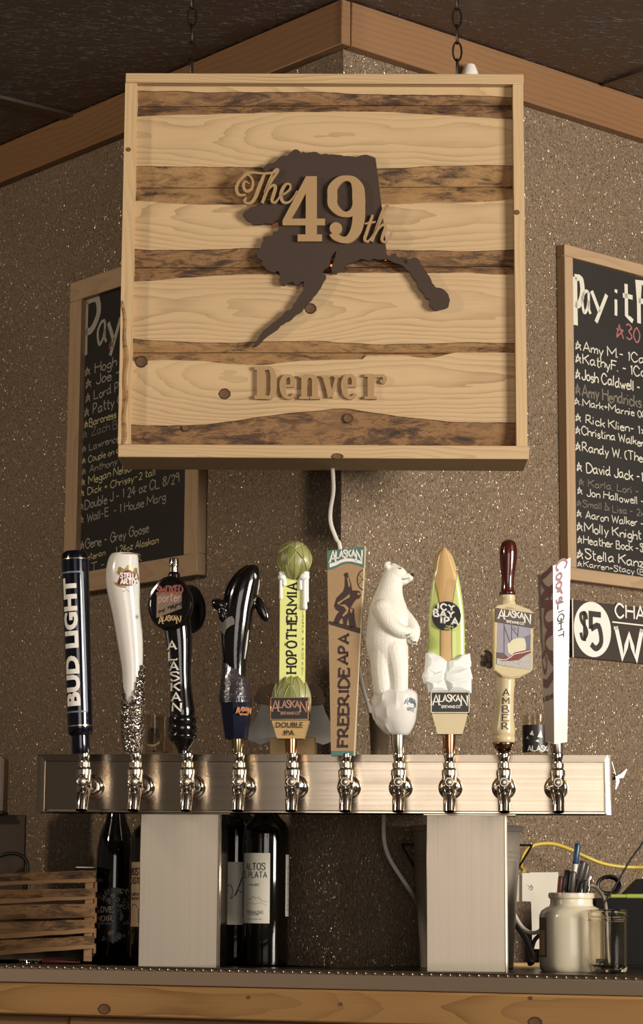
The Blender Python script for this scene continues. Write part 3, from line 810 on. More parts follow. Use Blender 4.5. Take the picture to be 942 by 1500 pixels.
den([([(543,564),(547,555),(553,551.5)], [4,5,5], False), ([(553.5,553),(560,551.5),(564,556),(561,560.5),(557,558)], [4,5,6.5,6,4], False)], [(538.5,549,548,586),(534,549,543,553.5),(534,582,552,586)])

# chains and eye bolts
def link_mb(c, L, W_, r, face):
    m = MB(); P = []
    for j in range(20):
        a = 2 * math.pi * j / 20
        u = (W_ / 2 - r) * math.cos(a); v = (L / 2 - r) * math.sin(a)
        v += 0 ; P.append((c[0] + u * math.cos(face), c[1] + u * math.sin(face), c[2] + v))
    return m.tube(P, r, 6, closed=True)
for px, lab, ph in ((280, 'thin dark iron chain holding the left side of the wooden sign', 1), (670, 'thin dark iron chain holding the right side of the wooden sign', 0)):
    b = sl(px, 105, .045); zb_ = zt
    ch = Thing('hanging_chain', lab, 'chain', SF, (b.x, .045, zb_), 'chains of the hanging sign')
    m = MB(); m.tube([(b.x + .0105 * math.cos(a), .045, zb_ + .0068 + .0078 * math.sin(a)) for a in [math.pi * k / 9 - .25 for k in range(12)]], .0016, 6)
    ch.part('eye_bolt', m, M['iron'])
    m = MB().lathe([(.0075, zb_ - .0002), (.0075, zb_ + .0012), (.003, zb_ + .0014)], (b.x, .045, 0), 16); ch.part('washer', m, M['iron'])
    z = zb_ + .0105 + .0145; k = 0
    while z < ZCEIL + .01:
        face = [R(78), R(8)][(k + 0) % 2] + (R(20) if ph and k == 2 else 0)
        ch.part('chain_link', link_mb((b.x, .045, z), .0335, .0165, .00155, face), M['iron']); z += .0272; k += 1
# white fixture on the ceiling trim
fx = RW.l(694, 106, -.045); m = MB()
m.rows([(fx.x, -.036, fx.z - .03 + .005 * i, .0165 * math.cos(max(0, (i - 3)) / 8 * 1.35), .0155 * math.cos(max(0, (i - 3)) / 8 * 1.35)) for i in range(10)], 24)
single('wall_fixture', m, M['whitem'], 'small white rounded fixture on the ceiling trim behind the sign', 'fixture', RW, (fx.x, -.02, fx.z - .03))

# power cord of the sign, runs down behind the tower
def px3(px, py, Y):
    d = ray(px, py); return CAMP + d * (Y / d.y)
cp = [(487, 686, 3.30), (488, 700, 3.31), (488, 722, 3.33), (484, 748, 3.35), (485, 768, 3.36), (493, 790, 3.37), (499, 806, 3.375), (512, 900, 3.38), (527, 985, 3.385), (534, 1015, 3.39), (545, 1052, 3.40), (556, 1100, 3.41), (562, 1150, 3.42), (562, 1195, 3.43), (563, 1232, 3.43), (571, 1258, 3.435), (587, 1284, 3.44), (601, 1305, 3.445), (612, 1325, 3.50), (622, 1350, 3.535), (632, 1380, 3.545), (638, 1400, 3.545)]
P = [px3(*p) for p in cp]; P = [Vector(p) for p in cr([tuple(p) for p in P], 6)]
m = MB().tube(P, .0031, 10, flat=.7); 
single('power_cord', m, M['cordw'], 'white power cord running down the wall corner from the wooden sign', 'cord', W0, tuple(P[-1]))

# ================================================================== chalkboards on the walls
def chalkboard(fr, label, X0, X1, Z0, Z1, fw, dep):
    t = Thing('chalkboard', label, 'chalkboard', fr, ((X0 + X1) / 2, 0, Z0))
    y0 = -dep
    t.part('writing_panel', MB().box((X0 + fw * .6, -dep * .45, Z0 + fw * .6), (X1 - fw * .6, -.0005, Z1 - fw * .6)), M['slate'])
    for (a, b, m_) in (((X0, Z1 - fw), (X1, Z1), 'framewood'), ((X0, Z0), (X1, Z0 + fw), 'framewood'), ((X0, Z0 + fw), (X0 + fw, Z1 - fw), 'framewoodv'), ((X1 - fw, Z0 + fw), (X1, Z1 - fw), 'framewoodv')):
        mb = MB().box((a[0], y0, a[1]), (b[0], -.0005, b[1]), .001)
        g = t.part('frame_rail', mb, M[m_], centre=True)
    return t
def line(t, fr, py_dep, px, py, s, hpx, wpx, mat, weight=.11, wob=.35, slope=0.0):
    a = fr.l(px, py, py_dep); b = fr.l(px, py - hpx, py_dep); c = fr.l(px + wpx, py, py_dep)
    h = abs(b.z - a.z); w = c.x - a.x
    U = Vector((1, 0, slope)).normalized()
    fn = plane_fn((a.x, py_dep, a.z), U)
    m = MB(); stroke_text(m, s, fn, h, w, weight, 0, .0004, None, wob, 1.2, 'l')
    t.part('chalk_line', m, M[mat])
yb = -.009
A = RW.l(827, 357, -.02); B = RW.l(829, 848, -.02)
fwr = RW.l(840, 600, -.02).x - RW.l(827.5, 600, -.02).x
cbr = chalkboard(RW, 'wood framed chalkboard of white names on the wall right of the sign', A.x, A.x + .62, B.z, A.z, fwr, .02)
big = dict(weight=.13, wob=.15)
for px, py, s, h, w, mat, kw in (
    (843, 474, 'P', 70, 13, 'chalk', big), (853, 457, 'a', 56, 12, 'chalk', dict(weight=.085, wob=.1)), (867, 453, 'y', 50, 22, 'chalk', big), (902, 463, 'i', 43, 5, 'chalk', big), (913, 466, 't', 52, 14, 'chalk', big), (936, 474, 'F', 60, 14, 'chalk', big),
    (903, 494, '*30 you', 22, 70, 'chalkp', dict(weight=.10)),
    (843, 511, '*Amy M.- 1Can', 13.5, 108, 'chalk', {}), (843, 530, '*KathyF. - 1Can', 14, 110, 'chalk', {}), (843, 554, '*Josh Caldwell - 2', 15, 105, 'chalk', {}),
    (843, 578, '*Amy Hendricks', 17, 96, 'chalkd', {}), (842, 592, '*.Mark+Marnie 00', 10.5, 103, 'chalk', {}), (843, 617, '* Rick Klien- 1x', 12, 102, 'chalk', {}),
    (843, 635, '*Christina Walker', 12, 100, 'chalk', {}), (843, 659, '*Randy W. (The', 13, 98, 'chalk', {}), (845, 689, '* David Jack -1', 14, 97, 'chalk', {}),
    (848, 710, '* Karla, Lori -', 10.5, 88, 'chalkd', {}), (846, 724, '* Jon Hallowell -', 11, 98, 'chalk', {}), (845, 741, '*Small & Lisa - 2x', 10, 98, 'chalkd', {}),
    (845, 757, '* Aaron Walker -', 11, 98, 'chalk', {}), (845, 777, '*Molly Knight', 13, 94, 'chalk', {}), (846, 795, '*Heather Bock -$', 11.5, 97, 'chalk', {}),
    (845, 817, '*Stella Kanz', 14, 98, 'chalk', {}), (846, 829, '*Karren+Stacy (B', 8.5, 97, 'chalk', {})):
    line(cbr, RW, yb, px, py, s, h, w, mat, **({'weight': .13, 'wob': .3} | kw))
A = LW.l(103, 415, -.02); B = LW.l(92, 858, -.02); C_ = LW.l(290, 700, -.02)
fwl = LW.l(116, 600, -.02).x - LW.l(99, 600, -.02).x
cbl = chalkboard(LW, 'wood framed chalkboard of names half hidden behind the left of the sign', A.x, C_.x, LW.l(290, 841, -.02).z, A.z, fwl, .02)
for px, py, s, h, w, mat, kw in (
    (125, 522, 'P', 78, 22, 'chalkd2', big), (143, 506, 'a', 56, 13, 'chalkd2', dict(weight=.085, wob=.1)), (158, 502, 'y', 55, 18, 'chalkd2', big), (160, 511, '*', 12, 8, 'chalkp', {}),
    (125, 552, '* Hogh -1', 14, 62, 'chalkd2', {}), (126, 569, '* Joe -1', 14, 55, 'chalkd2', {}), (126, 589, '* Lord Phil', 13, 60, 'chalkd2', {}), (124, 611, '* Patty C', 14, 56, 'chalkd2', {}),
    (124, 627, '*Baroness', 11, 46, 'chalky', {}), (122, 643, '* Zach Bo', 12, 56, 'chalkd', {}), (121, 663, '* Lawrence 8', 10, 62, 'chalkd2', {}), (121, 680, '* Couple on a L', 9, 62, 'chalky', {}),
    (120, 696, '* Anthony', 10, 52, 'chalkd2', {}), (119, 712, '* Megan Nelson', 11, 78, 'chalky', {}), (118, 728, '* Dick + Chrissy-2 tall', 10, 110, 'chalky', {}), (117, 748, '*Double J - 1 24 oz CL 8/29', 13, 145, 'chalkd2', {}),
    (117, 768, '* Wall-E  - 1 House Marg', 12, 125, 'chalkd2', {}), (118, 806, '*Gene - Grey Goose', 13, 100, 'chalkd2', {}), (122, 822, 'Veteran', 9, 32, 'chalky', {}), (170, 811, '1 24oz Alaskan', 10, 62, 'chalky', {}), (130, 838, '.T -', 12, 24, 'chalkd2', {}), (200, 824, 'R', 10, 8, 'chalkd2', {})):
    M.setdefault('chalkd2', pm('worn grey chalk', 'a0978a', .9))
    line(cbl, LW, yb, px, py, s, h, w, mat, slope=.05, **({'weight': .12, 'wob': .3} | kw))

# ================================================================== five dollar sign board
A = RW.l(838, 878, -.006); B = RW.l(838, 962, -.006)
ws = Thing('price_sign', 'brown price sign reading $5 in a white oval, right of the taps', 'sign', RW, (A.x, 0, B.z))
M['signbrown'] = pm('dark brown sign board', '3b2e25', .6, var=.2, vscale=30)
ws.part('board', MB().box((A.x, -.006, B.z), (A.x + .55, -.0005, A.z), .0008), M['signbrown'])
m = MB(); m.box((A.x - .001, -.007, B.z - .001), (A.x + .0012, -.0061, A.z + .001)); ws.part('edge_line', m, M['whitem'])
c = RW.l(868, 922, -.0065); rx = RW.l(895, 922, -.0065).x - c.x; rz_ = c.z - RW.l(868, 962.5, -.0065).z
n = 40; m = MB(); m.prism([(c.x + rx * math.cos(6.2832 * j / n), c.z + rz_ * math.sin(6.2832 * j / n)) for j in range(n)], -.0068, -.006)
ws.part('oval', m, M['inkwhite'])
def rwtext(name, s, x0, x1, y0, y1, mat, fontf=False, weight=.2, serif=.0, dep=-.0070, bv=1.0):
    a = RW.l(x0, y1, dep); b = RW.l(x1, y1, dep); t = RW.l((x0 + x1) / 2, y0, dep)
    bb = RW.l((x0 + x1) / 2, y1, dep); cx, cz = (a.x + b.x) / 2, (t.z + bb.z) / 2
    fn = plane_fn((cx, dep, cz)); m = MB()
    if fontf: font_text(m, s, fn, t.z - bb.z, b.x - a.x, .0002, .02)
    else: stroke_text(m, s, fn, t.z - bb.z, b.x - a.x, weight, serif, .0002, bold_v=bv)
    ws.part(name, m, M[mat])
rwtext('lettering', '$', 851, 860, 899, 935, 'signbrown', weight=.16)
rwtext('lettering', '5', 866, 881, 900, 950, 'signbrown', weight=.17)
rwtext('lettering', 'CHA', 902, 944, 887, 906, 'inkwhite', weight=.16)
rwtext('lettering', 'WI', 903, 958, 921, 966, 'inkwhite', weight=.14, serif=.10, bv=1.3)
m = MB(); a = RW.l(897, 911, -.007); m.box((a.x, -.0071, a.z - .0012), (A.x + .55, -.0061, a.z + .0012)); ws.part('rule', m, M['inkwhite'])

# ================================================================== tap tower
TF = Frame((0.0, 3.28, 0), R(-4.3))
def tl_(px, py, y=0.0): return TF.l(px, py, y)
tz0, tz1 = tl_(471, 1191).z, tl_(471, 1105.5).z
tx0, tx1 = tl_(53.5, 1150).x, tl_(897, 1150).x
tw = Thing('tap_tower', 'long brushed steel beer tap tower on two square columns', 'tap tower', TF, (0, .05, ZC))
TD = .10
sx_ = .0115
tw.part('tower_box', MB().box((tx0 + .006, .0015, tz0 + .001), (tx1 - .006, TD, tz1 - .001), .001), M['steel'])
tw.part('front_panel', MB().box((tx0 + sx_ + .001, -.0004, tz0 + .0035), (tx1 - sx_ - .001, .0014, tz1 - .0105), .0004), M['steel'])
# bevelled surround: top, bottom, two ends
m = MB(); m.loft([[(tx0, -.0018, tz1), (tx0 + sx_, -.0026, tz1 - .010), (tx0 + sx_, .0012, tz1 - .0102), (tx0, .010, tz1 - .0005)],
                  [(tx1, -.0018, tz1), (tx1 - sx_, -.0026, tz1 - .010), (tx1 - sx_, .0012, tz1 - .0102), (tx1, .010, tz1 - .0005)]])
tw.part('top_trim', m, M['steel'])
for (xo, sg) in ((tx0, 1), (tx1, -1)):
    m = MB(); pr_ = lambda z, zi: [(xo, .0100, z), (xo, .0020, z), (xo + sg * .006, -.0022, z), (xo + sg * sx_, -.0035, zi), (xo + sg * (sx_ + .0002), .0012, zi)]
    m.loft([pr_(tz0 - .001, tz0 + .001), pr_(tz1, tz1 - .010)])
    tw.part('end_trim', m, M['steelt'])
    tw.part('end_cap', MB().box((xo, .010, tz0) if sg > 0 else (xo - .0015, .010, tz0), (xo + .0015, TD, tz1) if sg > 0 else (xo, TD, tz1)), M['steel'])
tw.part('bottom_trim', MB().box((tx0 + .010, -.0022, tz0 - .0005), (tx1 - .010, .004, tz0 + .0034), .0008), M['steelt'])
for (a, b) in ((204, 321.5), (624.5, 742.5)):
    xa, xb_ = tl_(a, 1300, .004).x, tl_(b, 1300, .004).x
    m = MB().box((xa, .004, ZC), (xb_, .096, tz0 - .0006), .0012)
    col_ = tw.part('column', m, M['steelv'])
    tw.part('column_seam', MB().box((xb_ - .0028, .0030, ZC), (xb_ + .0006, .0048, tz0 - .002), .0005), M['steelt'], parent=col_)
    tw.part('side_panel', MB().box((xb_, .010, ZC), (xb_ + .0014, .094, tz0 - .002), .0004), M['steelt'], parent=col_)
    tw.part('top_flange', MB().box((xa - .004, .002, tz0 - .0026), (xb_ + .014, .098, tz0 - .0006), .0005), M['steelt'], parent=col_)
for px in (105, 149, 404 + 350):
    a = tl_(px, 1192, .01); tw.part('screw', MB().lathe([(.0025, tz0 - .003), (.0032, tz0 - .0006)], (a.x, .01, 0), 10), M['iron'])
# small chrome clip on the right end
cx_ = tx1
cf = Thing('spring_clip', 'small chrome spring clip on the right end of the tap tower', 'clip', TF, (cx_ + .001, .02, tl_(900, 1140).z))
z = tl_(900, 1137).z
cf.part('clip_body', MB().lathe([(.0045, 0.0005), (.005, .003), (.003, .006), (.0045, .009)], (cx_, .02, z), 14, 'X'), M['chrome'])
def tri_rib(path, w, y):
    m = MB(); P = [(tl_(*p, y).x, tl_(*p, y).z) for p in path]; m.ribbon(P, w, lambda u, v, t: (u, y - t, v), 0, .004); return m
cf.part('clip_wing', tri_rib([(905, 1138), (911, 1137), (918, 1127)], [.0045, .0055, .0015], .018), M['chrome'])
cf.part('clip_wing', tri_rib([(904, 1138), (905, 1145), (902, 1156)], [.0045, .0045, .0016], .018), M['chrome'])
cf.part('clip_wire', MB().tube([tuple(tl_(*p, .02)) for p in ((896.5, 1116), (899, 1125), (902, 1135))], .0010, 6), M['chrome'])

# ================================================================== faucets
HY = -.078         # plane of the faucet bodies and the handles
FX = [122.5, 198, 274, 350, 428, 506.5, 584, 658.5, 738.5, 817]
names = ['navy round', 'white glass shaped', 'black round medallion', 'leaping whale', 'yellow hop topped', 'flat tan', 'polar bear', 'green surfboard', 'boat picture', 'white angular']
fz = tl_(471, 1148, HY).z   # faucet axis height
def mmz(dpx): return -dpx * .00096
fa = Thing('beer_faucet', 'x', 'faucet', TF, (0, 0, fz), 'chrome faucets along the tap tower')
Z = fz; y0 = HY
fa.part('flange', MB().lathe([(.0175, -.0006), (.0175, -.003), (.0155, -.006), (.0120, -.0075), (.0115, -.006), (.009, -.006)], (0, 0, Z - .002), 32, 'Y'), M['chrome'])
fa.part('shank', MB().lathe([(.0095, -.006), (.0095, -.028), (.0125, -.029), (.0125, -.040), (.0085, -.042), (.0080, y0 + .008)], (0, 0, Z - .002), 24, 'Y'), M['chrome'])
def zz_(py): return Z + (1148 - py) * .00096
fa.part('body', MB().rows([(0, y0, zz_(p), r, r2) for p, r, r2 in ((1172, .0068, .007), (1166, .0085, .010), (1158, .0100, .0125), (1146, .0105, .0125), (1140, .0100, .0115), (1134, .0105, .0105))], 24), M['chrome'])
fa.part('bonnet', MB().rows([(0, y0, zz_(p), r, r) for p, r in ((1136, .0100), (1135.4, .0108), (1128.2, .0108), (1127.5, .0100), (1126, .0085), (1124, .0072))], 28), M['satin'], label='bright satin bonnet ring')
fa.part('lever_collar', MB().rows([(0, y0, zz_(p), r, r) for p, r in ((1125, .0070), (1124, .0088), (1117.5, .0088), (1117, .0065), (1114.5, .0060))], 28), M['satin'])
fa.part('ferrule', MB().rows([(0, y0, zz_(p), r, r) for p, r in ((1116, .0060), (1113, .0066), (1104.5, .0086), (1103.5, .0082))], 28), M['chrome'])
kn = MB().lathe([(.0078, y0 - .010), (.0078, y0 - .0155), (.0068, y0 - .0170), (.0060, y0 - .0165)], (0, 0, zz_(1146)), 28, 'Y')
kn_o = fa.part('pivot_nut', kn, M['chrome'])
fa.part('pivot_cap', MB().lathe([(.0055, y0 - .0160), (.0050, y0 - .0182), (.0022, y0 - .0190)], (0, 0, zz_(1146)), 24, 'Y'), M['satin'], parent=kn_o)
# spout, leaning forward with an open end
def spring(t0_, r_): return [(.0, y0 + .001, zz_(1160)), (.0, y0 - .004, zz_(1166)), (.0, y0 - .009, zz_(1175)), (.0, y0 - .0125, zz_(1188.5))]
P = cr(spring(0, 0), 4); N_ = len(P)
m = MB(); m.tube(P, [.0092 - .0008 * i / (N_ - 1) for i in range(N_)], 24)
# hollow the mouth: drop the end cap and add an inner wall
m.f.pop(); m.mi.pop()
e = Vector(P[-1]); d = (Vector(P[-1]) - Vector(P[-2])).normalized(); base_i = len(m.v) - 24
ring = m.v[base_i:base_i + 24]; inner = [e + (v - e) * .84 for v in ring]; deep = [v - d * .016 for v in inner]
b0 = len(m.v); m.v += inner + deep
for j in range(24):
    k = (j + 1) % 24; m.f.append((base_i + j, base_i + k, b0 + k, b0 + j)); m.mi.append(0); m.f.append((b0 + j, b0 + k, b0 + 24 + k, b0 + 24 + j)); m.mi.append(0)
m.f.append(tuple(range(b0 + 24, b0 + 48))); m.mi.append(0)
fa.part('spout', m, M['chrome'])
def place(e, src, lab, loc):
    if e is src: e.location = loc; e['label'] = lab; return
def copy_tree(o, parent=None):
    c = o.copy(); COL.objects.link(c)
    if parent is not None: c.parent = parent
    for ch in [x for x in o.children]: copy_tree(ch, c)
    return c
handle_words = ['navy beer tap handle at the far left', 'white curved tap handle', 'black tap handle with round medallions', 'leaping whale tap handle', 'yellow hop tap handle', 'flat tan snowboarder tap handle', 'polar bear tap handle', 'green surfboard tap handle', 'boat picture tap handle', 'white angular tap handle at the far right']
HB = []
for i, px in enumerate(FX):
    p = tl_(px, 1146, HY); e = fa.e if i == 0 else copy_tree(fa.e)
    e.location = TF.w((p.x, 0, fz)); e['label'] = 'chrome beer faucet under the ' + handle_words[i]
    HB.append(p.x)

# ================================================================== tap handles
PXS = tl_(501, 950, HY).x - tl_(500, 950, HY).x   # metres per pixel in the handle plane
def pr4(px, py, hw, dr=1.0, y=HY, dy=0.0):
    p = tl_(px, py, y); return (p.x, y + dy, p.z, hw * PXS, hw * PXS * dr)
def rows4(data, sm=4, n=28, p=2.0, cap=True):
    """data (px, py, half width px, depth ratio[, dy]) any order"""
    d = [tuple(x) + (0.0,) * (5 - len(x)) for x in [(q if len(q) > 3 else tuple(q) + (1.0,)) for q in data]]
    d = cr(d, sm) if sm > 1 else d
    return MB().rows([pr4(a, b, max(c, .05), e, HY, f) for a, b, c, e, f in d], n, cap, p)
def rad_at(data, py):
    """centre and half width (px) of a silhouette at height py"""
    d = cr([tuple(x[:3]) for x in data], 6)
    for a, b in zip(d, d[1:]):
        if min(a[1], b[1]) <= py <= max(a[1], b[1]) and a[1] != b[1]:
            t = (py - a[1]) / (b[1] - a[1]); return a[0] + (b[0] - a[0]) * t, a[2] + (b[2] - a[2]) * t
    return d[0][0], d[0][2]
def on_grip(data, px, py, n=1.0):
    """surface map of a turned grip; origin at pixel (px, py)"""
    z0 = tl_(px, py, HY).z
    def fn(u, v, t):
        pyv = py - v / PXS
        cx, hw = rad_at(data, pyv); c = tl_(cx, pyv, HY); r = hw * PXS
        x = tl_(px, py, HY).x - c.x + u; th = math.asin(max(-.99, min(.99, x / r)))
        return Vector((c.x + (r + t) * math.sin(th), HY - (r + t) * math.cos(th), z0 + v))
    return fn
def handle(i, name, label):
    return Thing(name, label, 'tap handle', TF, (HB[i], HY, tl_(FX[i], 1104, HY).z), 'beer tap handles in a row on the tower')
def logo(fn, w, h, weight=.15, sub='BREWING CO.', subf=.26, thick=None):
    """the brewery lettering: tall first and last letter, small line under"""
    m = MB()
    def off(du, dv): return lambda u, v, t: fn(u + du, v + dv, t)
    H = h * (.78 if sub else 1.0); top = h / 2
    stroke_text(m, 'A', off(-w * .41, top - H / 2), H, w * .20, weight * .72, .12, .0003, thick, bold_v=1.3)
    stroke_text(m, 'LASKA', off(-w * .015, top - H * .32), H * .64, w * .60, weight, .10, .0003, thick, bold_v=1.3, gap=1.0)
    stroke_text(m, 'N', off(w * .41, top - H * .55), H * .98, w * .18, weight * .72, .12, .0003, thick, bold_v=1.3)
    if sub: stroke_text(m, sub, off(w * .03, -top + h * subf / 2 * .85), h * subf * .75, w * .56, weight * 1.1, .0, .0003, thick, bold_v=1.2)
    return m

# ---- 0: navy round handle
H = handle(0, 'beer_tap_handle', 'dark navy round tap handle with large white BUD LIGHT lettering, far left')
A = Vector(tl_(118.5, 1103, HY)); B = Vector(tl_(109.5, 808, HY)); AX = (B - A); LN = AX.length; AX.normalize()
UX = Vector((1, 0, 0)); UX = (UX - AX * UX.dot(AX)).normalized(); UY = AX.cross(UX)  # UY points away
if UY.y < 0: UY = -UY
def cylp(h, th, r): return A + AX * h + UX * (r * math.sin(th)) - UY * (r * math.cos(th))
def cyl_mesh(prof, n=36):
    return MB().loft([[cylp(h, 2 * math.pi * j / n, r) for j in range(n)] for r, h in prof])
k = PXS
def hh(py): return (1103 - py) / (1103 - 808) * LN
rt, rb = 20.3 * k, 18.2 * k
def rad(h): return rb + (rt - rb) * (h - hh(1075)) / (hh(812) - hh(1075))
H.part('grip', cyl_mesh([(rb * .9, hh(1077)), (rb, hh(1074)), (rb * 1.0, hh(1064))] + [(rad(hh(p)), hh(p)) for p in (1062, 950, 822)] + [(rt * .99, hh(819)), (rt * .94, hh(812)), (rt * .75, hh(808)), (rt * .3, hh(806.5))]), M['navy'])
H.part('lower_sleeve', cyl_mesh([(12.6 * k, hh(1104)), (13.2 * k, hh(1102)), (13.2 * k, hh(1078)), (14.5 * k, hh(1076.5))]), M['navy'])
H.part('silver_ring', cyl_mesh([(rt * 1.0, hh(821.5)), (rt * 1.02, hh(821)), (rt * 1.02, hh(819.6)), (rt * 1.0, hh(819))]), M['satin'])
H.part('silver_ring', cyl_mesh([(rb * 1.0, hh(1065.5)), (rb * 1.025, hh(1065)), (rb * 1.025, hh(1063.4)), (rb, hh(1063))]), M['satin'])
th0 = R(-20)
hm = hh((848 + 1037) / 2)
def fbud(u, v, t):
    h = hm + u; r = rad(h); return cylp(h, th0 - v / r, r + t)
m = MB(); font_text(m, 'BUD LIGHT', fbud, 23.5 * k, (1037 - 848) * k, .0005, .045, sub=.0025)
H.part('lettering', m, M['inkwhite'])
m = MB()
def seg(a, b, w, fn, n=14):
    P_ = [(a[0] + (b[0] - a[0]) * i / n, a[1] + (b[1] - a[1]) * i / n) for i in range(n + 1)]; m.ribbon(P_, w, fn, .0003)
L_ = (1042 - 836) / 2 * k; v0, v1 = -21 * k, 21 * k
seg((-L_, v0), (L_, v0), 3.6 * k, fbud, 30); seg((L_, v0), (L_, v1), 2.4 * k, fbud); seg((-L_, v0), (-L_, v1), 2.4 * k, fbud)
H.part('outline_print', m, M['inkgrey'])

# ---- 1: white curved glass-shaped handle in a silver base
H = handle(1, 'beer_tap_handle', 'white curved tap handle with red crest on an embossed silver base')
body = [(195, 1060, 6, .9), (194, 1030, 14, .9), (194, 985, 15, .9), (191, 945, 18.5, .9), (186, 900, 21.5, .9), (180.5, 860, 25, .9), (179.5, 835, 24.5, .9), (181, 818, 22, .9), (182.5, 811.5, 19.5, .9)]
H.part('grip', rows4(body, 5, 36), M['white'])
m = MB(); p = pr4(184, 813.5, 19.8, .9)
n = 40; m.tube([(p[0] + p[3] * math.cos(6.2832 * j / n), p[1] + p[4] * math.sin(6.2832 * j / n), p[2] + .0022 * math.cos(6.2832 * j / n) * .5) for j in range(n)], .0010, 6, closed=True)
H.part('gold_rim', m, M['gold'])
bs = [(196, 1105, 10), (195, 1098, 14), (194.5, 1080, 16.4), (194, 1055, 17.6), (195, 1025, 17.4), (196, 1000, 16.5), (197, 975, 15.6)]
d = cr([tuple(q) for q in bs], 6); n = 40; m = MB(); rings = []
for (a, b, c) in d:
    q = pr4(a, b, c, .92)
    rings.append([(q[0] + q[3] * math.sin(6.2832 * j / n), q[1] - q[4] * math.cos(6.2832 * j / n), q[2]) for j in range(n)])
for i, r_ in enumerate(rings): m.v += [Vector(x) for x in r_]
def vline(j):     # how high (px) the silver climbs round the grip; lowest in front
    th = (j + .5) / n * 360; th = th - 360 if th > 180 else th; th += 12
    return 1035 - min(max(0, abs(th) - 4) * 1.05, 75) if th > 0 else 1035 - min(max(0, abs(th) - 4) * .62, 40)
for i in range(len(d) - 1):
    for j in range(n):
        if d[i][1] > vline(j): m.f.append((i * n + j, i * n + (j + 1) % n, (i + 1) * n + (j + 1) % n, (i + 1) * n + j)); m.mi.append(0)
m.f.append(tuple(range(n))); m.mi.append(0)
H.part('embossed_base', m, M['metalfloral'])
def fst(u, v, t):     # wraps round the grip near py 850
    z0 = tl_(180, 850, HY).z + v; q = pr4(180, 850, 24.8, .9); th = R(28) + u / q[3]
    return Vector((q[0] + (q[3] + t) * math.sin(th), q[1] - (q[4] + t) * math.cos(th), z0))
def blob(pts, fn, t, mat, name):
    m = MB(); P_ = cr(pts, 5, True); c = (sum(p[0] for p in P_) / len(P_), sum(p[1] for p in P_) / len(P_)); N_ = len(P_)
    vs = [fn(c[0], c[1], t)]; K = 4
    for kk in range(1, K + 1): vs += [fn(c[0] + (p[0] - c[0]) * kk / K, c[1] + (p[1] - c[1]) * kk / K, t) for p in P_]
    fs = [(0, 1 + j, 1 + (j + 1) % N_) for j in range(N_)]
    for kk in range(K - 1):
        for j in range(N_): a = 1 + kk * N_ + j; b = 1 + kk * N_ + (j + 1) % N_; fs.append((a, a + N_, b + N_, b))
    m.add(vs, fs); return H.part(name, m, M[mat])
s = k
blob([(-21*s,-8*s),(-23*s,2*s),(-17*s,10*s),(-14*s,17*s),(-6*s,14*s),(0,20*s),(6*s,14*s),(14*s,17*s),(17*s,10*s),(23*s,2*s),(21*s,-8*s),(12*s,-13*s),(0,-15*s),(-12*s,-13*s)], fst, .0003, 'gold', 'crest_border')
blob([(-16*s,-8*s),(-14*s,0),(-10*s,8*s),(0,13*s),(10*s,8*s),(14*s,0),(18*s,-8*s),(10*s,-10*s),(0,-11.5*s),(-10*s,-10*s)], fst, .0006, 'red', 'crest_field')
m = MB(); stroke_text(m, 'STELLA', lambda u, v, t: fst(u + 1.5 * s, v + 4 * s, t), 7 * s, 27 * s, .24, 0, .0009); stroke_text(m, 'ARTOIS', lambda u, v, t: fst(u + 3 * s, v - 5 * s, t), 7.5 * s, 29 * s, .24, 0, .0009)
H.part('lettering', m, M['inkwhite'])
m = MB()
for a in range(4): m.ribbon([(-4*s*math.cos(a*.785), -4*s*math.sin(a*.785)), (4*s*math.cos(a*.785), 4*s*math.sin(a*.785))], .0005, lambda u, v, t: (lambda q: Vector((q[0] + (q[3]) * math.sin(R(45) + u / q[3]), q[1] - (q[4] + .0004) * math.cos(R(45) + u / q[3]), q[2] + v)))(pr4(189, 905, 21.2, .9)), 0)
for pp, w in (([(-8,-20),(-2,-17),(3,-21),(9,-18),(13,-22)], .7), ([(2,-24),(8,-22),(12,-26)], .6)): m.ribbon([(a*s, b*s) for a, b in cr(pp, 5)], w * s, fst, .0005)
H.part('fine_print', m, M['inkgrey'])

# ---- 2: black handle with two round medallions
H = handle(2, 'beer_tap_handle', 'glossy black turned tap handle with a round SMOKED PORTER medallion')
H.part('finial', rows4([(255, 838, 6.5), (255, 832, 6.5), (255, 831, 5.2), (255, 829, 7.2), (255, 820, 7.2), (255, 818, 6.2)], 1), M['chrome'])
stem = [(268.5, 1104, 8.5), (268, 1096, 9.5), (267.5, 1088, 15), (267, 1082, 20), (267, 1077, 21), (267, 1074, 18.5), (267, 1070, 21), (267, 1064, 21), (267, 1061, 19), (267, 1057, 21), (267, 1052, 20.5), (267, 1049, 18.2), (267, 1042, 18.5), (266, 1020, 16.5), (265, 1000, 15.3), (264, 980, 16), (263, 950, 18.5), (261, 925, 20.5), (258, 890, 19), (256, 860, 12), (255, 848, 9.5), (255, 842, 9), (255, 838.5, 7)]
H.part('stem', rows4(stem, 3, 32), M['black'])
def disc(c, rx_, rz2, th, ang, mat, rim=True):
    m = MB(); n = 44
    def ring(k_, y_): return [Vector((rx_ * k_ * math.cos(6.2832 * j / n) * (1 + .0), y_, rz2 * k_ * math.sin(6.2832 * j / n) * (1 + (.06 if math.sin(6.2832*j/n) > .8 else 0)))) for j in range(n)]
    m.loft([ring(.92, th / 2), ring(1, th / 2 - .002), ring(1, -th / 2 + .002), ring(.96, -th / 2), ring(.88, -th / 2 - .0006), ring(.86, -th / 2 + .0008)])
    MM = Matrix.Translation(c) @ Matrix.Rotation(ang, 4, 'Z'); m.xform(MM); return m, MM
c = tl_(249.5, 885, HY - .020)
dm, MM = disc(Vector((c.x, HY - .016, c.z)), 34 * k, 39 * k, .012, R(-12), 'black')
H.part('medallion', dm, M['black'])
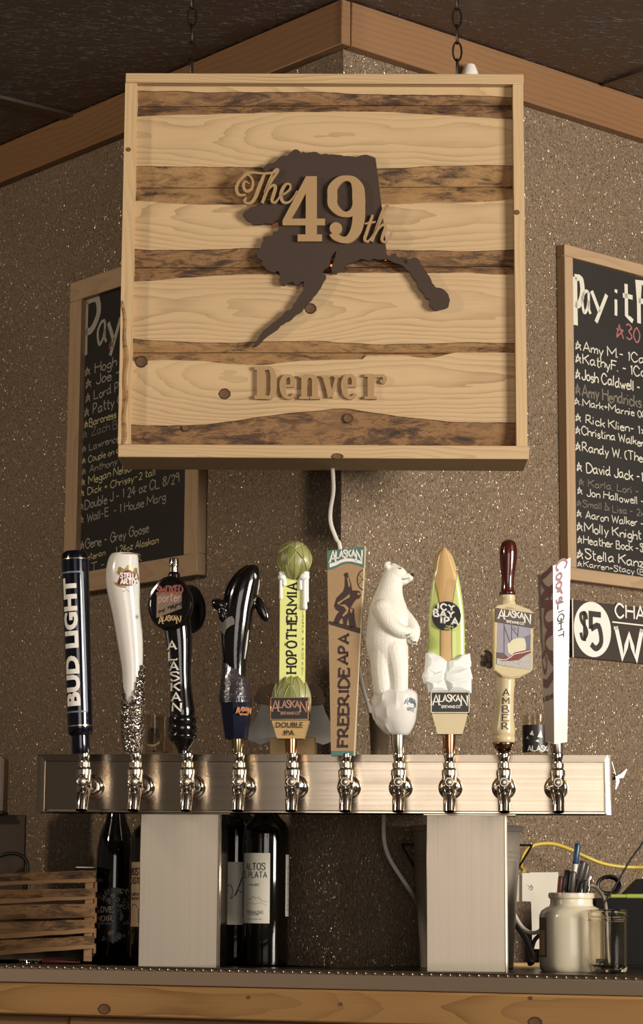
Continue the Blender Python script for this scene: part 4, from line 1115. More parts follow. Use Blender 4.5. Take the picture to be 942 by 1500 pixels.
c2 = tl_(277, 893, HY)
dm2, _ = disc(Vector((c2.x, HY + .004, c2.z)), 30 * k, 35 * k, .011, R(52), 'black')
H.part('medallion', dm2, M['black'])
fm = lambda u, v, t: MM @ Vector((u, -.0053 - t, v))
def grad_mat():
    n = NT('sunset print'); v = n.vec((1, 1, 1), False); sp = n.new('ShaderNodeSeparateXYZ'); n.ln(v, sp.inputs[0])
    f = n.noise(v, 60, 3)
    n.set(Base_Color=n.mix(f, '6a5648', '8d7462'), Roughness=.4); return n.m
M['sunset'] = grad_mat()
m = MB(); m.poly([(-20*s,-15*s),(19*s,-2*s),(19*s,18*s),(-20*s,18*s)], fm, .0001); m.poly([(-20*s,-20*s),(-20*s,-15*s),(19*s,-2*s),(19*s,-7*s)], fm, .0001)
H.part('picture_print', m, M['sunset'])
m = MB(); stroke_text(m, 'SMOKED', lambda u, v, t: fm(u, v + 21 * s, t), 12 * s, 40 * s, .17, 0, .0003, bold_v=1.3); H.part('lettering', m, M['pinktext'])
m = MB(); stroke_text(m, 'porter', lambda u, v, t: fm(u, v + 10 * s, t), 12 * s, 34 * s, .10, 0, .0004); H.part('lettering', m, M['pinktext'] if False else pm('pale pink print', 'c8a79c', .5))
m = logo(lambda u, v, t: fm(u + 1 * s, v - 23 * s, t), 34 * s, 12 * s, .16, None); H.part('lettering', m, pm('pale gold print', 'c2a878', .45))
m = MB()
for (dx, dz) in ((-12, -11), (2, -5), (6, -6), (14, -2)):
    m.poly([((dx+a)*s, (dz+b)*s) for a, b in ((-5,0),(-4,2),(2,2.5),(4,5),(5.5,4),(4.5,1),(4,-3),(3,0),(-2,0),(-3,-3),(-4,-1))], fm, .0003)
H.part('dog_print', m, M['ink'])
m = MB()
for i_, ch in enumerate('ALASKAN'):
    stroke_text(m, ch, on_grip(stem, 254.5 + i_ * 1.15, 947 + i_ * 15.0), 12 * s, 12.5 * s, .17, .13, .0006, bold_v=1.4)
H.part('lettering', m, M['inkwhite'])

# ---- 3: leaping whale
H = handle(3, 'beer_tap_handle', 'glossy black and white leaping whale tap handle with a blue splash base')
m = rows4([(345, 1010, 14, .95), (344.5, 985, 15.5, .95), (344, 960, 18.5, .95), (345, 935, 21.5, .95), (347, 910, 23.5, .95), (349.5, 888, 24.5, .95), (354, 865, 24.5, .95), (359.5, 848, 21.5, .95), (364.5, 836, 16, .9), (368, 829, 9.5, .85), (369.5, 827, 3, .6)], 5, 36)
def rotY(a): return Matrix.Rotation(a, 3, 'Y')
p = tl_(322, 886, HY - .012); m.ball((p.x, HY - .012, p.z), (.0135, .0075, .0085), 18, 12, rotY(R(20)))
p = tl_(326, 901, HY - .012); m.ball((p.x, HY - .014, p.z), (.0065, .006, .012), 18, 12, rotY(R(-15)))
p = tl_(384, 893, HY); m.ball((p.x, HY - .004, p.z), (.0080, .0050, .0200), 18, 14, rotY(R(-24)))
wh = H.part('whale_body', m, M['black'])
md = wh.modifiers.new('remesh', 'REMESH'); md.mode = 'VOXEL'; md.voxel_size = .0011; md.use_smooth_shade = True
md = wh.modifiers.new('smooth', 'SMOOTH'); md.iterations = 5
def fwhale(px, py, hw, dr=.95):
    q = pr4(px, py, hw, dr)
    return lambda x, y_, t: (lambda P_: (lambda th: Vector((q[0] + (q[3] + t) * math.sin(th), q[1] - (q[4] + t) * math.cos(th), P_.z)))(math.asin(max(-.98, min(.98, (P_.x - q[0]) / q[3])))))(tl_(x, y_, HY))
fw = fwhale(347, 915, 23.5)
m = MB(); PP = [(323, 913),(330, 912),(337, 907),(343, 905),(346, 910),(346, 917),(340, 920),(335, 924),(332, 932),(329, 929),(325, 922),(323, 917)]
m.poly([p for p in PP], lambda a, b, t: fw(a, b, .0016), sub=2.5); H.part('saddle_patch', m, pm('grey saddle paint', '77706a', .3))
m = MB(); p = tl_(374.8, 845.5, HY); m.ball((p.x, HY - .0125, p.z), (.0024, .0018, .0044), 14, 10, rotY(R(-8))); H.part('eye_patch', m, M['white'])
m = MB(); P_ = [tl_(*q, HY) for q in ((366.5, 912), (364.8, 930), (362.5, 950), (360.5, 966))]
m.tube([(p.x - .0012, HY - .0095, p.z) for p in P_], [.0008, .0016, .0016, .0008], 8); H.part('white_belly', m, M['white']); m = MB(); m.tube([(tl_(x_, y_, HY).x - .001, HY - .006, tl_(x_, y_, HY).z) for x_, y_ in ((381.5, 850), (380.5, 860), (378.5, 872))], [.0005, .0011, .0005], 8)
H.part('white_chin', m, M['white'])
# splash: crumpled resin collar
m = MB(); n = 40; rings = []
rowsS = [(344.5, 1030, 24), (344, 1020, 23.5), (344, 1010, 22), (343.5, 1000, 20), (343, 990, 18.5), (342, 980, 16.5)]
for i, (a, b, c_) in enumerate(rowsS):
    q = pr4(a, b, c_); ring = []
    for j in range(n):
        an = 6.2832 * j / n; jg = 1 + .10 * noise.noise(Vector((math.cos(an) * 3, math.sin(an) * 3, i * .9)))
        dz = 0
        if i == len(rowsS) - 1: dz = (.012 * max(0, -math.cos(an)) - .010 * max(0, math.cos(an))) + .005 * noise.noise(Vector((j * .9, 3, 1)))
        if i == len(rowsS) - 2: dz = -.006 * max(0, math.cos(an)); jg *= (1 + .10 * max(0, math.cos(an)))
        ring.append((q[0] + q[3] * jg * math.cos(an), q[1] + q[3] * .95 * jg * math.sin(an), q[2] + dz))
    rings.append(ring)
m.loft(rings); H.part('splash', m, M['splash'], angle=20)
m = MB(); q0, q1 = pr4(345.5, 1083, 17.5), pr4(344.5, 1024, 24.5); cor = []
for q in (q0, pr4(345, 1050, 22.5), q1):
    cor.append([(q[0] + q[3] * math.cos(6.2832 * (j + .2) / 7), q[1] + q[3] * math.sin(6.2832 * (j + .2) / 7) * .95, q[2]) for j in range(7)])
m.loft(cor); H.part('cup', m, M['navy2'], angle=15)
p = tl_(357, 1042, HY - .020); m = logo(plane_fn((p.x, HY - .0212, p.z), (1, .30, 0), (0, 0.05, 1), (.3, -1, 0)), 21 * s, 12 * s, .2, 'BREWING', .3); H.part('lettering', m, M['orange'])
H.part('ferrule_sleeve', rows4([(347.5, 1104, 6.6), (347.5, 1092, 8.2), (347.5, 1082, 9)], 1), M['brass'])

# ---- shared: framed plaque with a tapered block under it
def plaque(H, x0, x1, y0_, y1_, side, mat, frame, textmat, cx):
    f = HY - .019; a = tl_(x0, y1_, f); b = tl_(x1, y0_, f)
    H.part('plaque', MB().box((a.x, f, a.z), (b.x, HY + .017, b.z), .0008), M['ink2'] if 'ink2' in M else M['black'])
    m = MB(); w = .0016
    for lo, hi in (((a.x, a.z), (b.x, a.z + w)), ((a.x, b.z - w), (b.x, b.z)), ((a.x, a.z), (a.x + w, b.z)), ((b.x - w, a.z), (b.x, b.z))): m.box((lo[0], f - .0014, lo[1]), (hi[0], f + .001, hi[1]), .0004)
    H.part('plaque_frame', m, frame)
    m = logo(plane_fn(((a.x + b.x) / 2, f - .0001, (a.z + b.z) / 2 + .001)), (b.x - a.x) * .88, (b.z - a.z) * .62, .12, thick=.0011); H.part('lettering', m, textmat)
    return a, b
def taper_block(H, xa, xb, ya, xc, xd, yb_, mat):
    f = HY - .0175; P_ = [tl_(x_, y_, f) for x_, y_ in ((xc, yb_), (xd, yb_), (xb, ya), (xa, ya))]
    m = MB(); n_ = .008
    fr_ = [(p.x, f + (.003 if i < 2 else 0), p.z) for i, p in enumerate(P_)]
    bk = [(fr_[0][0], HY + .010, fr_[0][2]), (fr_[1][0], HY + .010, fr_[1][2]), (fr_[2][0], HY + .0165, fr_[2][2]), (fr_[3][0], HY + .0165, fr_[3][2])]
    m.hexa(fr_, bk); H.part('tapered_block', m, mat); return f
M['ink2'] = pm('black plaque lacquer', '161110', .3, var=.3, vscale=60)

# ---- 4: yellow hop handle
H = handle(4, 'beer_tap_handle', 'yellow board tap handle with green hop cone, drips and DOUBLE IPA block')
f = HY - .006
a = tl_(408.5, 1008, f); b = tl_(447, 845, f)
H.part('yellow_board', MB().box((a.x, f, a.z), (b.x, HY + .010, b.z + .01), .0008), M['lime'])
p = tl_(427, 920, f - .0003); m = MB(); stroke_text(m, 'HOPOTHERMIA', plane_fn((p.x + .0004, f, p.z), (0, 0, 1), (-1, 0, 0)), 14.5 * s, 132 * s, .155, .14, .0003, None, bold_v=1.25, gap=2.2)
c_ = tl_(421, 944, f); m.box((c_.x - .0035, f - .0006, c_.z - .0022), (c_.x - .0025, f - .0001, c_.z + .0022))
H.part('lettering', m, M['ink'])
m = MB(); p = tl_(443, 925, f); stroke_text(m, 'india pale ale  alaskan brewing', plane_fn((p.x, f, p.z), (0, 0, 1), (-1, 0, 0)), 3.6 * s, 128 * s, .12, 0, .0003); H.part('fine_print', m, pm('olive fine print', '7c7d40', .5))
# hop cones: a ball core with overlapping pointed leaves
def hop(H, cpx, cpy, rx_, rz2, dr, leaves, down=True, nm='hop_leaf'):
    p = tl_(cpx, cpy, HY); C = Vector((p.x, HY - .002, p.z))
    H.part('hop_cone', MB().ball(C, (rx_ * .90, rx_ * .86 * dr, rz2 * .90), 24, 16), M['hopgreen'])
    for li, (lon, lat0, lat1, w_) in enumerate(leaves):
        m = MB(); rows_ = []; K = 10; lift = .89 + .012 * li
        for i in range(K + 1):
            t = i / K; lat = lat0 + (lat1 - lat0) * t; ww = w_ * (1 - t ** 1.7) ** .95; rr = lift + .05 * t
            row = []
            for j in range(9):
                u = (j - 4) / 4; q = rr * (1.0 - .035 * abs(u) ** 1.5 + (.016 if j == 4 else 0))
                # leaf laid on the ball about its own centre line
                la = R(lat); lo = R(lon) + R(u * ww) / max(.35, math.cos(la)); lo = R(lon) + max(-1.5, min(1.5, lo - R(lon)))
                row.append(C + Vector((rx_ * q * math.cos(la) * math.sin(lo), -rx_ * .92 * dr * q * math.cos(la) * math.cos(lo), rz2 * q * math.sin(la))))
            rows_.append(row)
        vs = [v for r_ in rows_ for v in r_]; nb = len(vs); vs += [C + (v - C) * .94 for v in vs]; fs = []
        for i in range(K):
            for j in range(8): q_ = (i * 9 + j, i * 9 + j + 1, i * 9 + j + 10, i * 9 + j + 9); fs.append(q_); fs.append(tuple(x + nb for x in q_)[::-1])
        edge = [i * 9 for i in range(K + 1)] + [K * 9 + j for j in range(1, 9)] + [i * 9 + 8 for i in range(K - 1, -1, -1)] + [j for j in range(7, 0, -1)]
        for i in range(len(edge)): e0, e1 = edge[i], edge[(i + 1) % len(edge)]; fs.append((e0, e1, e1 + nb, e0 + nb))
        m.add(vs, fs); m.cur = 1
        for cc_ in (0, 8): m.tube([rows_[i_][cc_] for i_ in range(K + 1)], .0006, 6)
        m.cur = 2; m.tube([rows_[i_][4] for i_ in range(K + 1)], .0004, 5)
        H.part(nm, m, [M['hopgreen'] if li % 2 else M['hopdark'], M['hopedge'], M['hopdark']], parent=None, angle=30)
hop(H, 432, 822, 26.5 * k, 29 * k, .95, [(180, 70, -50, 70), (-78, 20, -78, 42), (78, 20, -78, 42), (-30, 14, -84, 36), (34, 14, -84, 36), (4, 30, -88, 40), (-52, 55, -34, 44), (58, 58, -30, 44), (-18, 70, -16, 38), (32, 76, 2, 38), (-60, 86, 20, 50), (6, 88, 34, 46)])
hop(H, 427, 1030, 30 * k, 43 * k, .60, [(150, -10, 70, 50), (0, 6, 88, 34), (-50, 0, 72, 38), (50, 0, 74, 38), (-26, -16, 58, 32), (28, -18, 62, 30), (-72, -20, 40, 30), (72, -20, 44, 30), (0, -20, 40, 26)])
# white drips
m = MB()
for x_, y1_, r_ in ((411.5, 876, 2.2), (416.5, 856, 2.8), (440.5, 862, 2.8), (446.5, 890, 3.6), (450, 880, 2.4)):
    P_ = [tl_(x_, y, f) for y in (838, 850, y1_ - 6, y1_)]
    m.tube([(p.x, f - .0012, p.z) for p in P_], [r_ * k * 1.4, r_ * k, r_ * k, r_ * k * 1.15], 10); m.ball((P_[-1].x, f - .0012, P_[-1].z), r_ * k * 1.2, 10, 8)
p = tl_(445, 845, f); m.ball((p.x, f, p.z), (.0085, .008, .007), 14, 10); p = tl_(413, 846, f); m.ball((p.x, f, p.z), (.006, .007, .005), 14, 10)
H.part('ice_drip', m, M['ice'])
plaque(H, 395.5, 452.5, 1021, 1054.5, 1, None, M['copper'], M['coppertext'], 424)
f2 = taper_block(H, 397.5, 451.5, 1054.5, 405.5, 444, 1081.5, M['tanwood'])
p = tl_(424, 1062, f2); m = MB(); font_text(m, 'DOUBLE', plane_fn((p.x, f2 + .0008, p.z), (1, 0, 0), (0, .10, 1), (0, -1, .1)), 8 * s, 39 * s, .0011, .01)
p = tl_(423.5, 1073.5, f2); font_text(m, 'IPA', plane_fn((p.x, f2 + .0020, p.z), (1, 0, 0), (0, .10, 1), (0, -1, .1)), 7.5 * s, 15.5 * s, .0011, .01); H.part('lettering', m, M['ink'])
H.part('ferrule_sleeve', rows4([(426.5, 1104, 8.2), (426.5, 1092, 9.0), (426.5, 1081, 9.6)], 1), M['copper'])

# ---- 5: flat tan paddle
H = handle(5, 'beer_tap_handle', 'flat tan tapered tap handle with a snowboarder print and teal header')
f = HY - .007
def fp(px, py, t=0.0): p = tl_(px, py, f); return Vector((p.x, f - t, p.z))
c4 = [fp(485, 1107), fp(519, 1107), fp(535.3, 800.5), (fp(479, 806.5))]
H.part('paddle', MB().hexa(c4, [Vector((p.x, HY + .007, p.z)) for p in c4]), M['burlap'])
e4 = [fp(517.8, 1107), fp(519.4, 1107), fp(535.7, 800.5), fp(534.2, 800.5)]; H.part('pale_edge', MB().hexa([p - Vector((0, .0002, 0)) for p in e4], [Vector((p.x + .0003, HY + .006, p.z)) for p in e4]), M['creamwood'])
P2 = lambda a, b, t: fp(a, b, t)
m = MB(); m.poly([(479.2,806.5),(534.2,800.7),(533.2,831.5),(526,829),(516,826),(507,825.5),(499,828),(490,833),(480,835.5)], lambda a, b, t: fp(a, b, .0004))
H.part('teal_band', m, M['teal']); m = MB(); m.poly([(485.2,1107),(518,1107),(518.3,1100),(485.0,1100)], lambda a, b, t: fp(a, b, .0004)); H.part('teal_band', m, M['teal'])
m = MB()
m.poly([(482.5,826),(493,823),(499,820),(507,818),(515,818),(523,820),(531,822),(530.5,826.5),(523,824.5),(515,822.5),(507,822.5),(499,824.5),(493,828),(483,831.5)], lambda a, b, t: fp(a, b, .0007))
H.part('banner_print', m, M['inkwhite'])
pc = fp(507, 814.5, .0008); m = logo(plane_fn(pc, (1, 0, .06), (0, 0, 1)), 47 * s, 17 * s, .17, None, thick=None); H.part('lettering', m, M['inkwhite'])
q = lambda L_: [(470 + x / 10, 790 + y / 10) for x, y in L_]
m = MB()
m.poly(q([(335,520),(360,490),(400,490),(405,540),(430,600),(445,660),(462,750),(520,750),(570,760),(590,820),(560,870),(520,880),(480,930),(440,1000),(490,1020),(492,1080),(500,1180),(520,1280),(430,1310),(410,1200),(400,1130),(380,1250),(330,1250),(320,1150),(285,1180),(260,1240),(180,1230),(230,1110),(270,1060),(220,1030),(195,980),(230,860),(330,760),(350,690),(355,560)]), lambda a, b, t: fp(a, b, .0004))
m.poly(q([(120,1195),(580,1300),(580,1380),(500,1360),(120,1245)]), lambda a, b, t: fp(a, b, .0004))
wc = (534, 849.5); m.ribbon([(wc[0] + 10.5 * math.cos(a), wc[1] + 15 * math.sin(a)) for a in [R(100) + R(155) * i / 14 for i in range(15)]], 1.3, lambda a, b, t: fp(a, b, .0004))
for a in (150, 180, 215): m.ribbon([(532.5, 849), (wc[0] + 10.5 * math.cos(R(a)), wc[1] + 15 * math.sin(R(a)))], .5, lambda a_, b, t: fp(a_, b, .0004))
H.part('snowboarder_print', m, M['inkbrown'])
m = MB()
for L_ in ([(240,930),(340,870),(420,800),(425,850),(330,900),(260,960)], [(270,960),(360,955),(410,1010),(395,1080),(330,1135),(315,1115),(375,1040),(340,990)], [(385,560),(405,560),(425,640),(430,700),(405,690)], [(540,780),(575,790),(570,820),(535,810)], [(430,1010),(470,1030),(450,1090),(430,1060)]):
    m.poly(q(L_), lambda a, b, t: fp(a, b, .0007))
H.part('highlight_print', m, M['mdf'])
m = MB(); pc = fp(503.5, 951, 0); stroke_text(m, 'APA', plane_fn(pc, (.035, 0, 1), (-1, 0, 0)), 14 * s, 43 * s, .21, .15, .0004, bold_v=1.3)
pc = fp(503.5, 1036, 0); stroke_text(m, 'FREERIDE', plane_fn(pc, (.01, 0, 1), (-1, 0, 0)), 14.5 * s, 113 * s, .21, .15, .0004, bold_v=1.3); H.part('lettering', m, M['inkbrown'])

# ---- 6: polar bear
H = handle(6, 'beer_tap_handle', 'white standing polar bear tap handle on a white ice block')
m = rows4([(573, 1018, 24, .9), (573, 1000, 22.5, .9), (572, 985, 24, .9), (570, 968, 28, .9), (567, 948, 31, .92), (567.5, 928, 31.5, .92), (569.5, 908, 31, .9), (569, 890, 27.5, .85), (569, 876, 22.5, .8), (571, 862, 18.5, .78), (574, 850, 16.5, .76), (576, 840, 14.5, .76), (576, 830, 10, .7), (575, 825, 4, .6)], 4, 32)
def bl(px, py, y, r, rot=None):
    p = tl_(px, py, y); m.ball((p.x, y, p.z), r, 18, 12, rot)
bl(580, 841, HY, (.0155, .0115, .0125)); bl(591, 846, HY, (.0120, .0075, .0075), rotY(R(-5))); bl(598.5, 846.5, HY, (.0072, .0060, .0060)); bl(589, 853, HY, (.0105, .0065, .0045), rotY(R(-8)))
bl(567, 828, HY - .0075, (.0045, .0022, .0055), rotY(R(-15))); bl(569.5, 827, HY + .0085, (.0045, .0022, .0055), rotY(R(-15)))
def limb(pts):
    P_ = [(tl_(a, b, y).x, y, tl_(a, b, y).z, r) for a, b, y, r in pts]; P_ = cr(P_, 5)
    m.tube([p[:3] for p in P_], [p[3] for p in P_], 16); m.ball(P_[-1][:3], P_[-1][3], 14, 10); m.ball(P_[0][:3], P_[0][3], 14, 10)
limb([(560, 893, HY - .016, .0150), (567, 908, HY - .023, .0135), (577, 919, HY - .026, .0115), (589, 925, HY - .024, .0100), (596.5, 926, HY - .022, .0088)])
limb([(588, 900, HY + .004, .0120), (598, 910, HY - .002, .0105), (605, 921, HY - .006, .0100), (606, 931, HY - .008, .0090), (605, 937, HY - .009, .0075)])
limb([(577, 950, HY - .010, .0190), (582, 975, HY - .012, .0160), (584, 998, HY - .012, .0135), (584, 1012, HY - .012, .0135)])
limb([(562, 950, HY - .006, .0200), (560, 980, HY - .008, .0165), (562, 1010, HY - .008, .0150)])
be = H.part('bear_body', m, M['bear'])
md = be.modifiers.new('remesh', 'REMESH'); md.mode = 'VOXEL'; md.voxel_size = .0012; md.use_smooth_shade = True
md = be.modifiers.new('smooth', 'SMOOTH'); md.iterations = 4
def dot(px, py, y, r, mat, name, rot=None):
    m_ = MB(); p = tl_(px, py, y); m_.ball((p.x, y, p.z), r, 12, 8, rot); H.part(name, m_, mat)
dot(603.8, 842.5, HY - .001, (.0028, .0034, .0030), M['ink'], 'nose')
dot(586.5, 832.5, HY - .0098, (.0011, .0011, .0011), M['ink'], 'eye')
m = MB(); m.tube([tuple(tl_(a, b, HY - y)) for a, b, y in ((588.5, 848, .0074), (592, 848.2, .0076), (598, 847, .0064), (603, 846.5, .0035))], .00045, 6); H.part('mouth', m, M['inkbrown'])
for px, py, y in ((593.5, 929.5, HY - .030), (596.5, 930.5, HY - .030), (599.5, 929.5, HY - .029), (602, 927.5, HY - .027), (599.5, 936, HY - .014), (602.5, 938.5, HY - .0155), (606, 940.5, HY - .016), (609, 940.5, HY - .0145)):
    dot(px, py, y, (.0007, .0013, .0014), M['ink'], 'claw')
# ice block: rounded, chipped facets on its left
m = MB(); rings = []; n = 30
dI = cr([(582, 1077, 15), (581, 1073, 20), (578.5, 1060, 29), (577.5, 1045, 33.5), (578, 1030, 35), (578.5, 1018, 33.5), (578, 1011, 28), (577, 1008, 20)], 3)
for i, (a, b, c_) in enumerate(dI):
    q_ = pr4(a, b, c_); ring = []
    for j in range(n):
        an = 6.2832 * j / n; dth = abs(((an - math.pi * 1.18 + math.pi) % 6.2832) - math.pi); wgt = max(0, min(1, (1.15 - dth) / .3))
        fa_ = 6.2832 / 9; loc = ((an + (b // 24) * .35) % fa_) - fa_ / 2
        sm = 1 + wgt * (math.cos(fa_ / 2) / math.cos(loc) - 1) * 1.6 + wgt * .04 * noise.noise(Vector((j * .8, i * .4, 2)))
        ring.append((q_[0] + q_[3] * sm * math.cos(an), q_[1] + q_[3] * .85 * sm * math.sin(an), q_[2]))
    rings.append(ring)
m.loft(rings); H.part('ice_block', m, M['white'], angle=24)
def fice(u, v, t):
    q_ = pr4(577, 1030, 34.6); th = R(50) + u / q_[3]; return Vector((q_[0] + (q_[3] + t) * math.sin(th), q_[1] - (q_[3] * .85 + t) * math.cos(th) - .002, q_[2] + v + u * -.18))
m = logo(fice, 22 * s, 11 * s, .15, None); stroke_text(m, 'WHITE', lambda u, v, t: fice(u, v - 10.5 * s, t), 5.5 * s, 14 * s, .13, 0, .0003); H.part('lettering', m, M['inkgrey'])
H.part('ferrule_sleeve', rows4([(584, 1104, 7.6), (583.5, 1098, 8.4), (583, 1090, 9.8), (583, 1074, 10)], 1), M['satin'])

# ---- 7: surfboard
H = handle(7, 'beer_tap_handle', 'lime green surfboard tap handle with a black ICY BAY IPA disc and ice base')
out_ = [(651, 803, 2), (651, 808, 7.5), (651, 816, 12), (652, 832, 16.2), (653, 850, 20), (653.5, 870, 22.8), (654, 892, 25), (654, 920, 26.5), (654, 970, 27)]
d = cr(out_, 5)
def surf_mb(fL, fR, lift):
    m = MB(); vs = []; K = 10
    for (cx_, cy_, hw) in d:
        for j in range(K + 1):
            u = fL(cy_) + (fR(cy_) - fL(cy_)) * j / K; p = tl_(cx_ + u * hw, cy_, HY); yb2 = HY - .0075 * math.sqrt(max(0, 1 - abs(u) ** 2.2)) - lift
            vs.append((p.x, yb2, p.z))
    m.add(vs, [(i*(K+1)+j, i*(K+1)+j+1, (i+1)*(K+1)+j+1, (i+1)*(K+1)+j) for i in range(len(d)-1) for j in range(K)]); return m
m = MB(); rings = []
for (cx_, cy_, hw) in d:
    p = tl_(cx_, cy_, HY); rings.append([(p.x + hw * PXS * math.cos(6.2832*j/28), HY - .0075 * (abs(math.sin(6.2832*j/28)) ** .9) * (1 if j < 14 else -1), p.z) for j in range(28)])
m.loft(rings[::-1]); H.part('surfboard', m, M['surf'])
def wst(y): return 1.02 if y < 835 else (1.0 - (y - 835) / 35 * .48) if y < 870 else max(.30, .52 - (y - 870) / 24 * .22)
H.part('wood_stripe', surf_mb(lambda y: -wst(y), lambda y: wst(y), .0007), M['surfwood'])
dk = M['inkbrown']
m = MB()
for sg in (-1, 1):
    H.part('stripe_line', surf_mb(lambda y: sg * wst(y) - .022, lambda y: sg * wst(y) + .022, .0008), pm('thin tan line', '8a6c40', .4))
pc = tl_(654, 902, HY - .0105); m = MB(); m.lathe([(21.3 * s, HY - .0095), (21.3 * s, HY - .0062)], (pc.x, 0, pc.z), 40, 'Y'); H.part('disc_badge', m, M['ink'])
m = MB(); fnb = plane_fn((pc.x, HY - .0096, pc.z), (1, 0, -.12), (0, 0, 1))
for t_, dx, dy, h_, w_ in (('ICY', -1, 12.5, 8.5, 25), ('BAY', -4, 2.5, 9.5, 29), ('IPA', 4, -7, 9.5, 26)): stroke_text(m, t_, lambda u, v, t, dx=dx, dy=dy: fnb(u + dx * s, v + dy * s, t), h_ * s, w_ * s, .25, .16, .0003, bold_v=1.2, gap=2.2)
H.part('lettering', m, M['inkwhite'])
m = MB(); stroke_text(m, 'india', lambda u, v, t: fnb(u + 5 * s, v - 14.5 * s, t), 3.6 * s, 11 * s, .14, 0, .0003); stroke_text(m, 'pale ale', lambda u, v, t: fnb(u + 6 * s, v - 18 * s, t), 3.4 * s, 17 * s, .14, 0, .0003); H.part('fine_print', m, M['surf'])
m = MB()
for j in range(40):
    a = 6.2832 * j / 40; m.lathe([(.0003, 0), (.0003, .0001)], (pc.x + 24 * s * math.cos(a), 0, pc.z + 24 * s * math.sin(a)), 6, 'Y')
for v in m.v:
    u_ = (v.x - tl_(654, 902, HY).x) / (26.4 * PXS); v.y = HY - .0086 * math.sqrt(max(.0, 1 - min(1, abs(u_)) ** 2.2)) - .0002
H.part('dot_print', m, M['ink'])
for i_, (L_, dd) in enumerate((([(624,957),(632,955),(645,961),(655,969),(652,985),(636,989),(622,983)], .001), ([(653,969),(664,966),(678,958),(688,957),(690,975),(681,982),(653,987)], 0), ([(623,980),(636,986),(651,983),(650,999),(634,1005),(621,1000),(618,990)], .003),
        ([(649,985),(668,982),(688,977),(692,994),(676,1003),(662,1000),(648,998)], .002), ([(625,999),(642,1001),(651,995),(658,1014),(628,1015)], .001), ([(650,996),(664,998),(690,996),(690,1015),(655,1015)], .003))):
    f3 = HY - .013 - dd; O3 = [tl_(*p_, f3) for p_ in L_]; O3 = [(p_.x, p_.z) for p_ in O3]; cc = (sum(p_[0] for p_ in O3) / len(O3), sum(p_[1] for p_ in O3) / len(O3))
    sh = lambda k_, dx=0, dz=0: [(cc[0] + (a_ - cc[0]) * k_ + dx, cc[1] + (b2 - cc[1]) * k_ + dz) for a_, b2 in O3]
    m = MB(); m.loft([[(a_, HY + .012, b2) for a_, b2 in sh(.97)], [(a_, f3 + .004, b2) for a_, b2 in sh(1.03)], [(a_, f3 + .001 * math.sin(j * 2.1), b2) for j, (a_, b2) in enumerate(sh(.80, .0010, .0008))], [(a_, f3 - .0012 + .0008 * math.sin(j * 1.7 + i_), b2) for j, (a_, b2) in enumerate(sh(.35, -.0010, .001))]])
    H.part('ice_chunk', m, M['ice'], angle=15)
plaque(H, 631, 688, 1013, 1044.5, -1, None, M['satin'], M['satin'], 660)
taper_block(H, 632.5, 685, 1044.5, 641, 677, 1075, M['creamwood'])
H.part('ferrule_sleeve', rows4([(658.5, 1104, 7.8), (658, 1092, 9.0), (658, 1075, 9.6)], 1), M['copper'])

# ---- 8: boat picture handle
H = handle(8, 'beer_tap_handle', 'cream turned tap handle with dark red grip and a fishing boat picture')
H.part('cherry_grip', rows4([(743.5, 872, 11.5), (743.5, 868, 12), (743.5, 865, 9.8), (743.8, 850, 9.2), (744.3, 835, 11), (744.6, 820, 12.8), (744.8, 808, 13), (745, 798, 11.2), (745, 793, 8), (745, 790.5, 3)], 5, 32), M['cherry'])
H.part('neck', rows4([(745, 893, 17), (744.5, 887, 12), (744, 884, 11.8), (743.7, 880, 10.4), (743.6, 877, 11.2), (743.5, 872, 10.8)], 2, 28), M['creampaint'])
ang = R(9); c0 = tl_(750, 940, HY)
PM = Matrix.Translation((c0.x, HY - .004, c0.z)) @ Matrix.Rotation(ang, 4, 'Z')
def q8(px, py): p = tl_(px, py, HY - .012); return ((p.x - c0.x) / math.cos(ang) , p.z - c0.z)
m = MB(); O_ = [q8(*p) for p in ((720,894),(728,887.5),(741,884.5),(756,886),(774,892.5),(780,897),(779,980),(773,986),(760,992.5),(747,994.5),(735,991.5),(723,982.5))]
m.prism(O_, -.0095, .0095); m.xform(PM); H.part('picture_block', m, M['creampaint'], angle=25)
def f8(a, b, t): u, v = q8(a, b); return PM @ Vector((u, -.0096 - t, v))
m = MB()
for (a, b_) in (((722.3, 895), (722.3, 978)), ): m.ribbon([a, b_], 2.2, lambda x_, y_, t: f8(x_, y_, .0005))
m.ribbon([(723,981),(733,989),(747,992.5),(762,990.5),(775,984.5)], .9, lambda x_, y_, t: f8(x_, y_, .0004)); H.part('edge_print', m, M['gold'])
def P8(pts, mat, name, t=.0004):
    m_ = MB(); m_.poly(pts, lambda a, b, t_: f8(a, b, t)); H.part(name, m_, M[mat])
P8([(727.5,912),(776,919.5),(775,972),(726,962)], 'skyp', 'sky_print', .0002)
P8([(776,929),(768,932),(760,938),(756,944),(756,962),(775,962)], 'hillp', 'hill_print', .0004)
P8([(742.5,956),(741.5,944),(750,937),(757,934.5),(767,935),(769,944),(768.5,953),(756,956),(748,960)], 'boatcream', 'boat_print', .0006)
P8([(726,968),(726,958),(736,957),(744,964),(752,956),(776,950.5),(776,960),(756,968),(740,970)], 'boatred', 'hull_print', .0008)
P8([(726,966),(735,969),(746,968.5),(758,967),(768,960),(776,956),(776,980.5),(762,979),(744,977),(726,973.5)], 'foam', 'wave_print', .0010)
m = MB()
for L_ in ([(737,914),(737,962)], [(748,916),(748,938)], [(737,918),(746,942)], [(758,918),(757,934)], [(748,920),(757,931)], [(751,919),(755,923)]): m.ribbon(L_, .7, lambda x_, y_, t: f8(x_, y_, .0007))
m.poly([(726,956),(727,964),(736,966),(737,957)], lambda a, b, t: f8(a, b, .0009)); H.part('rigging_print', m, pm('dark grey rigging print', '57504f', .5))
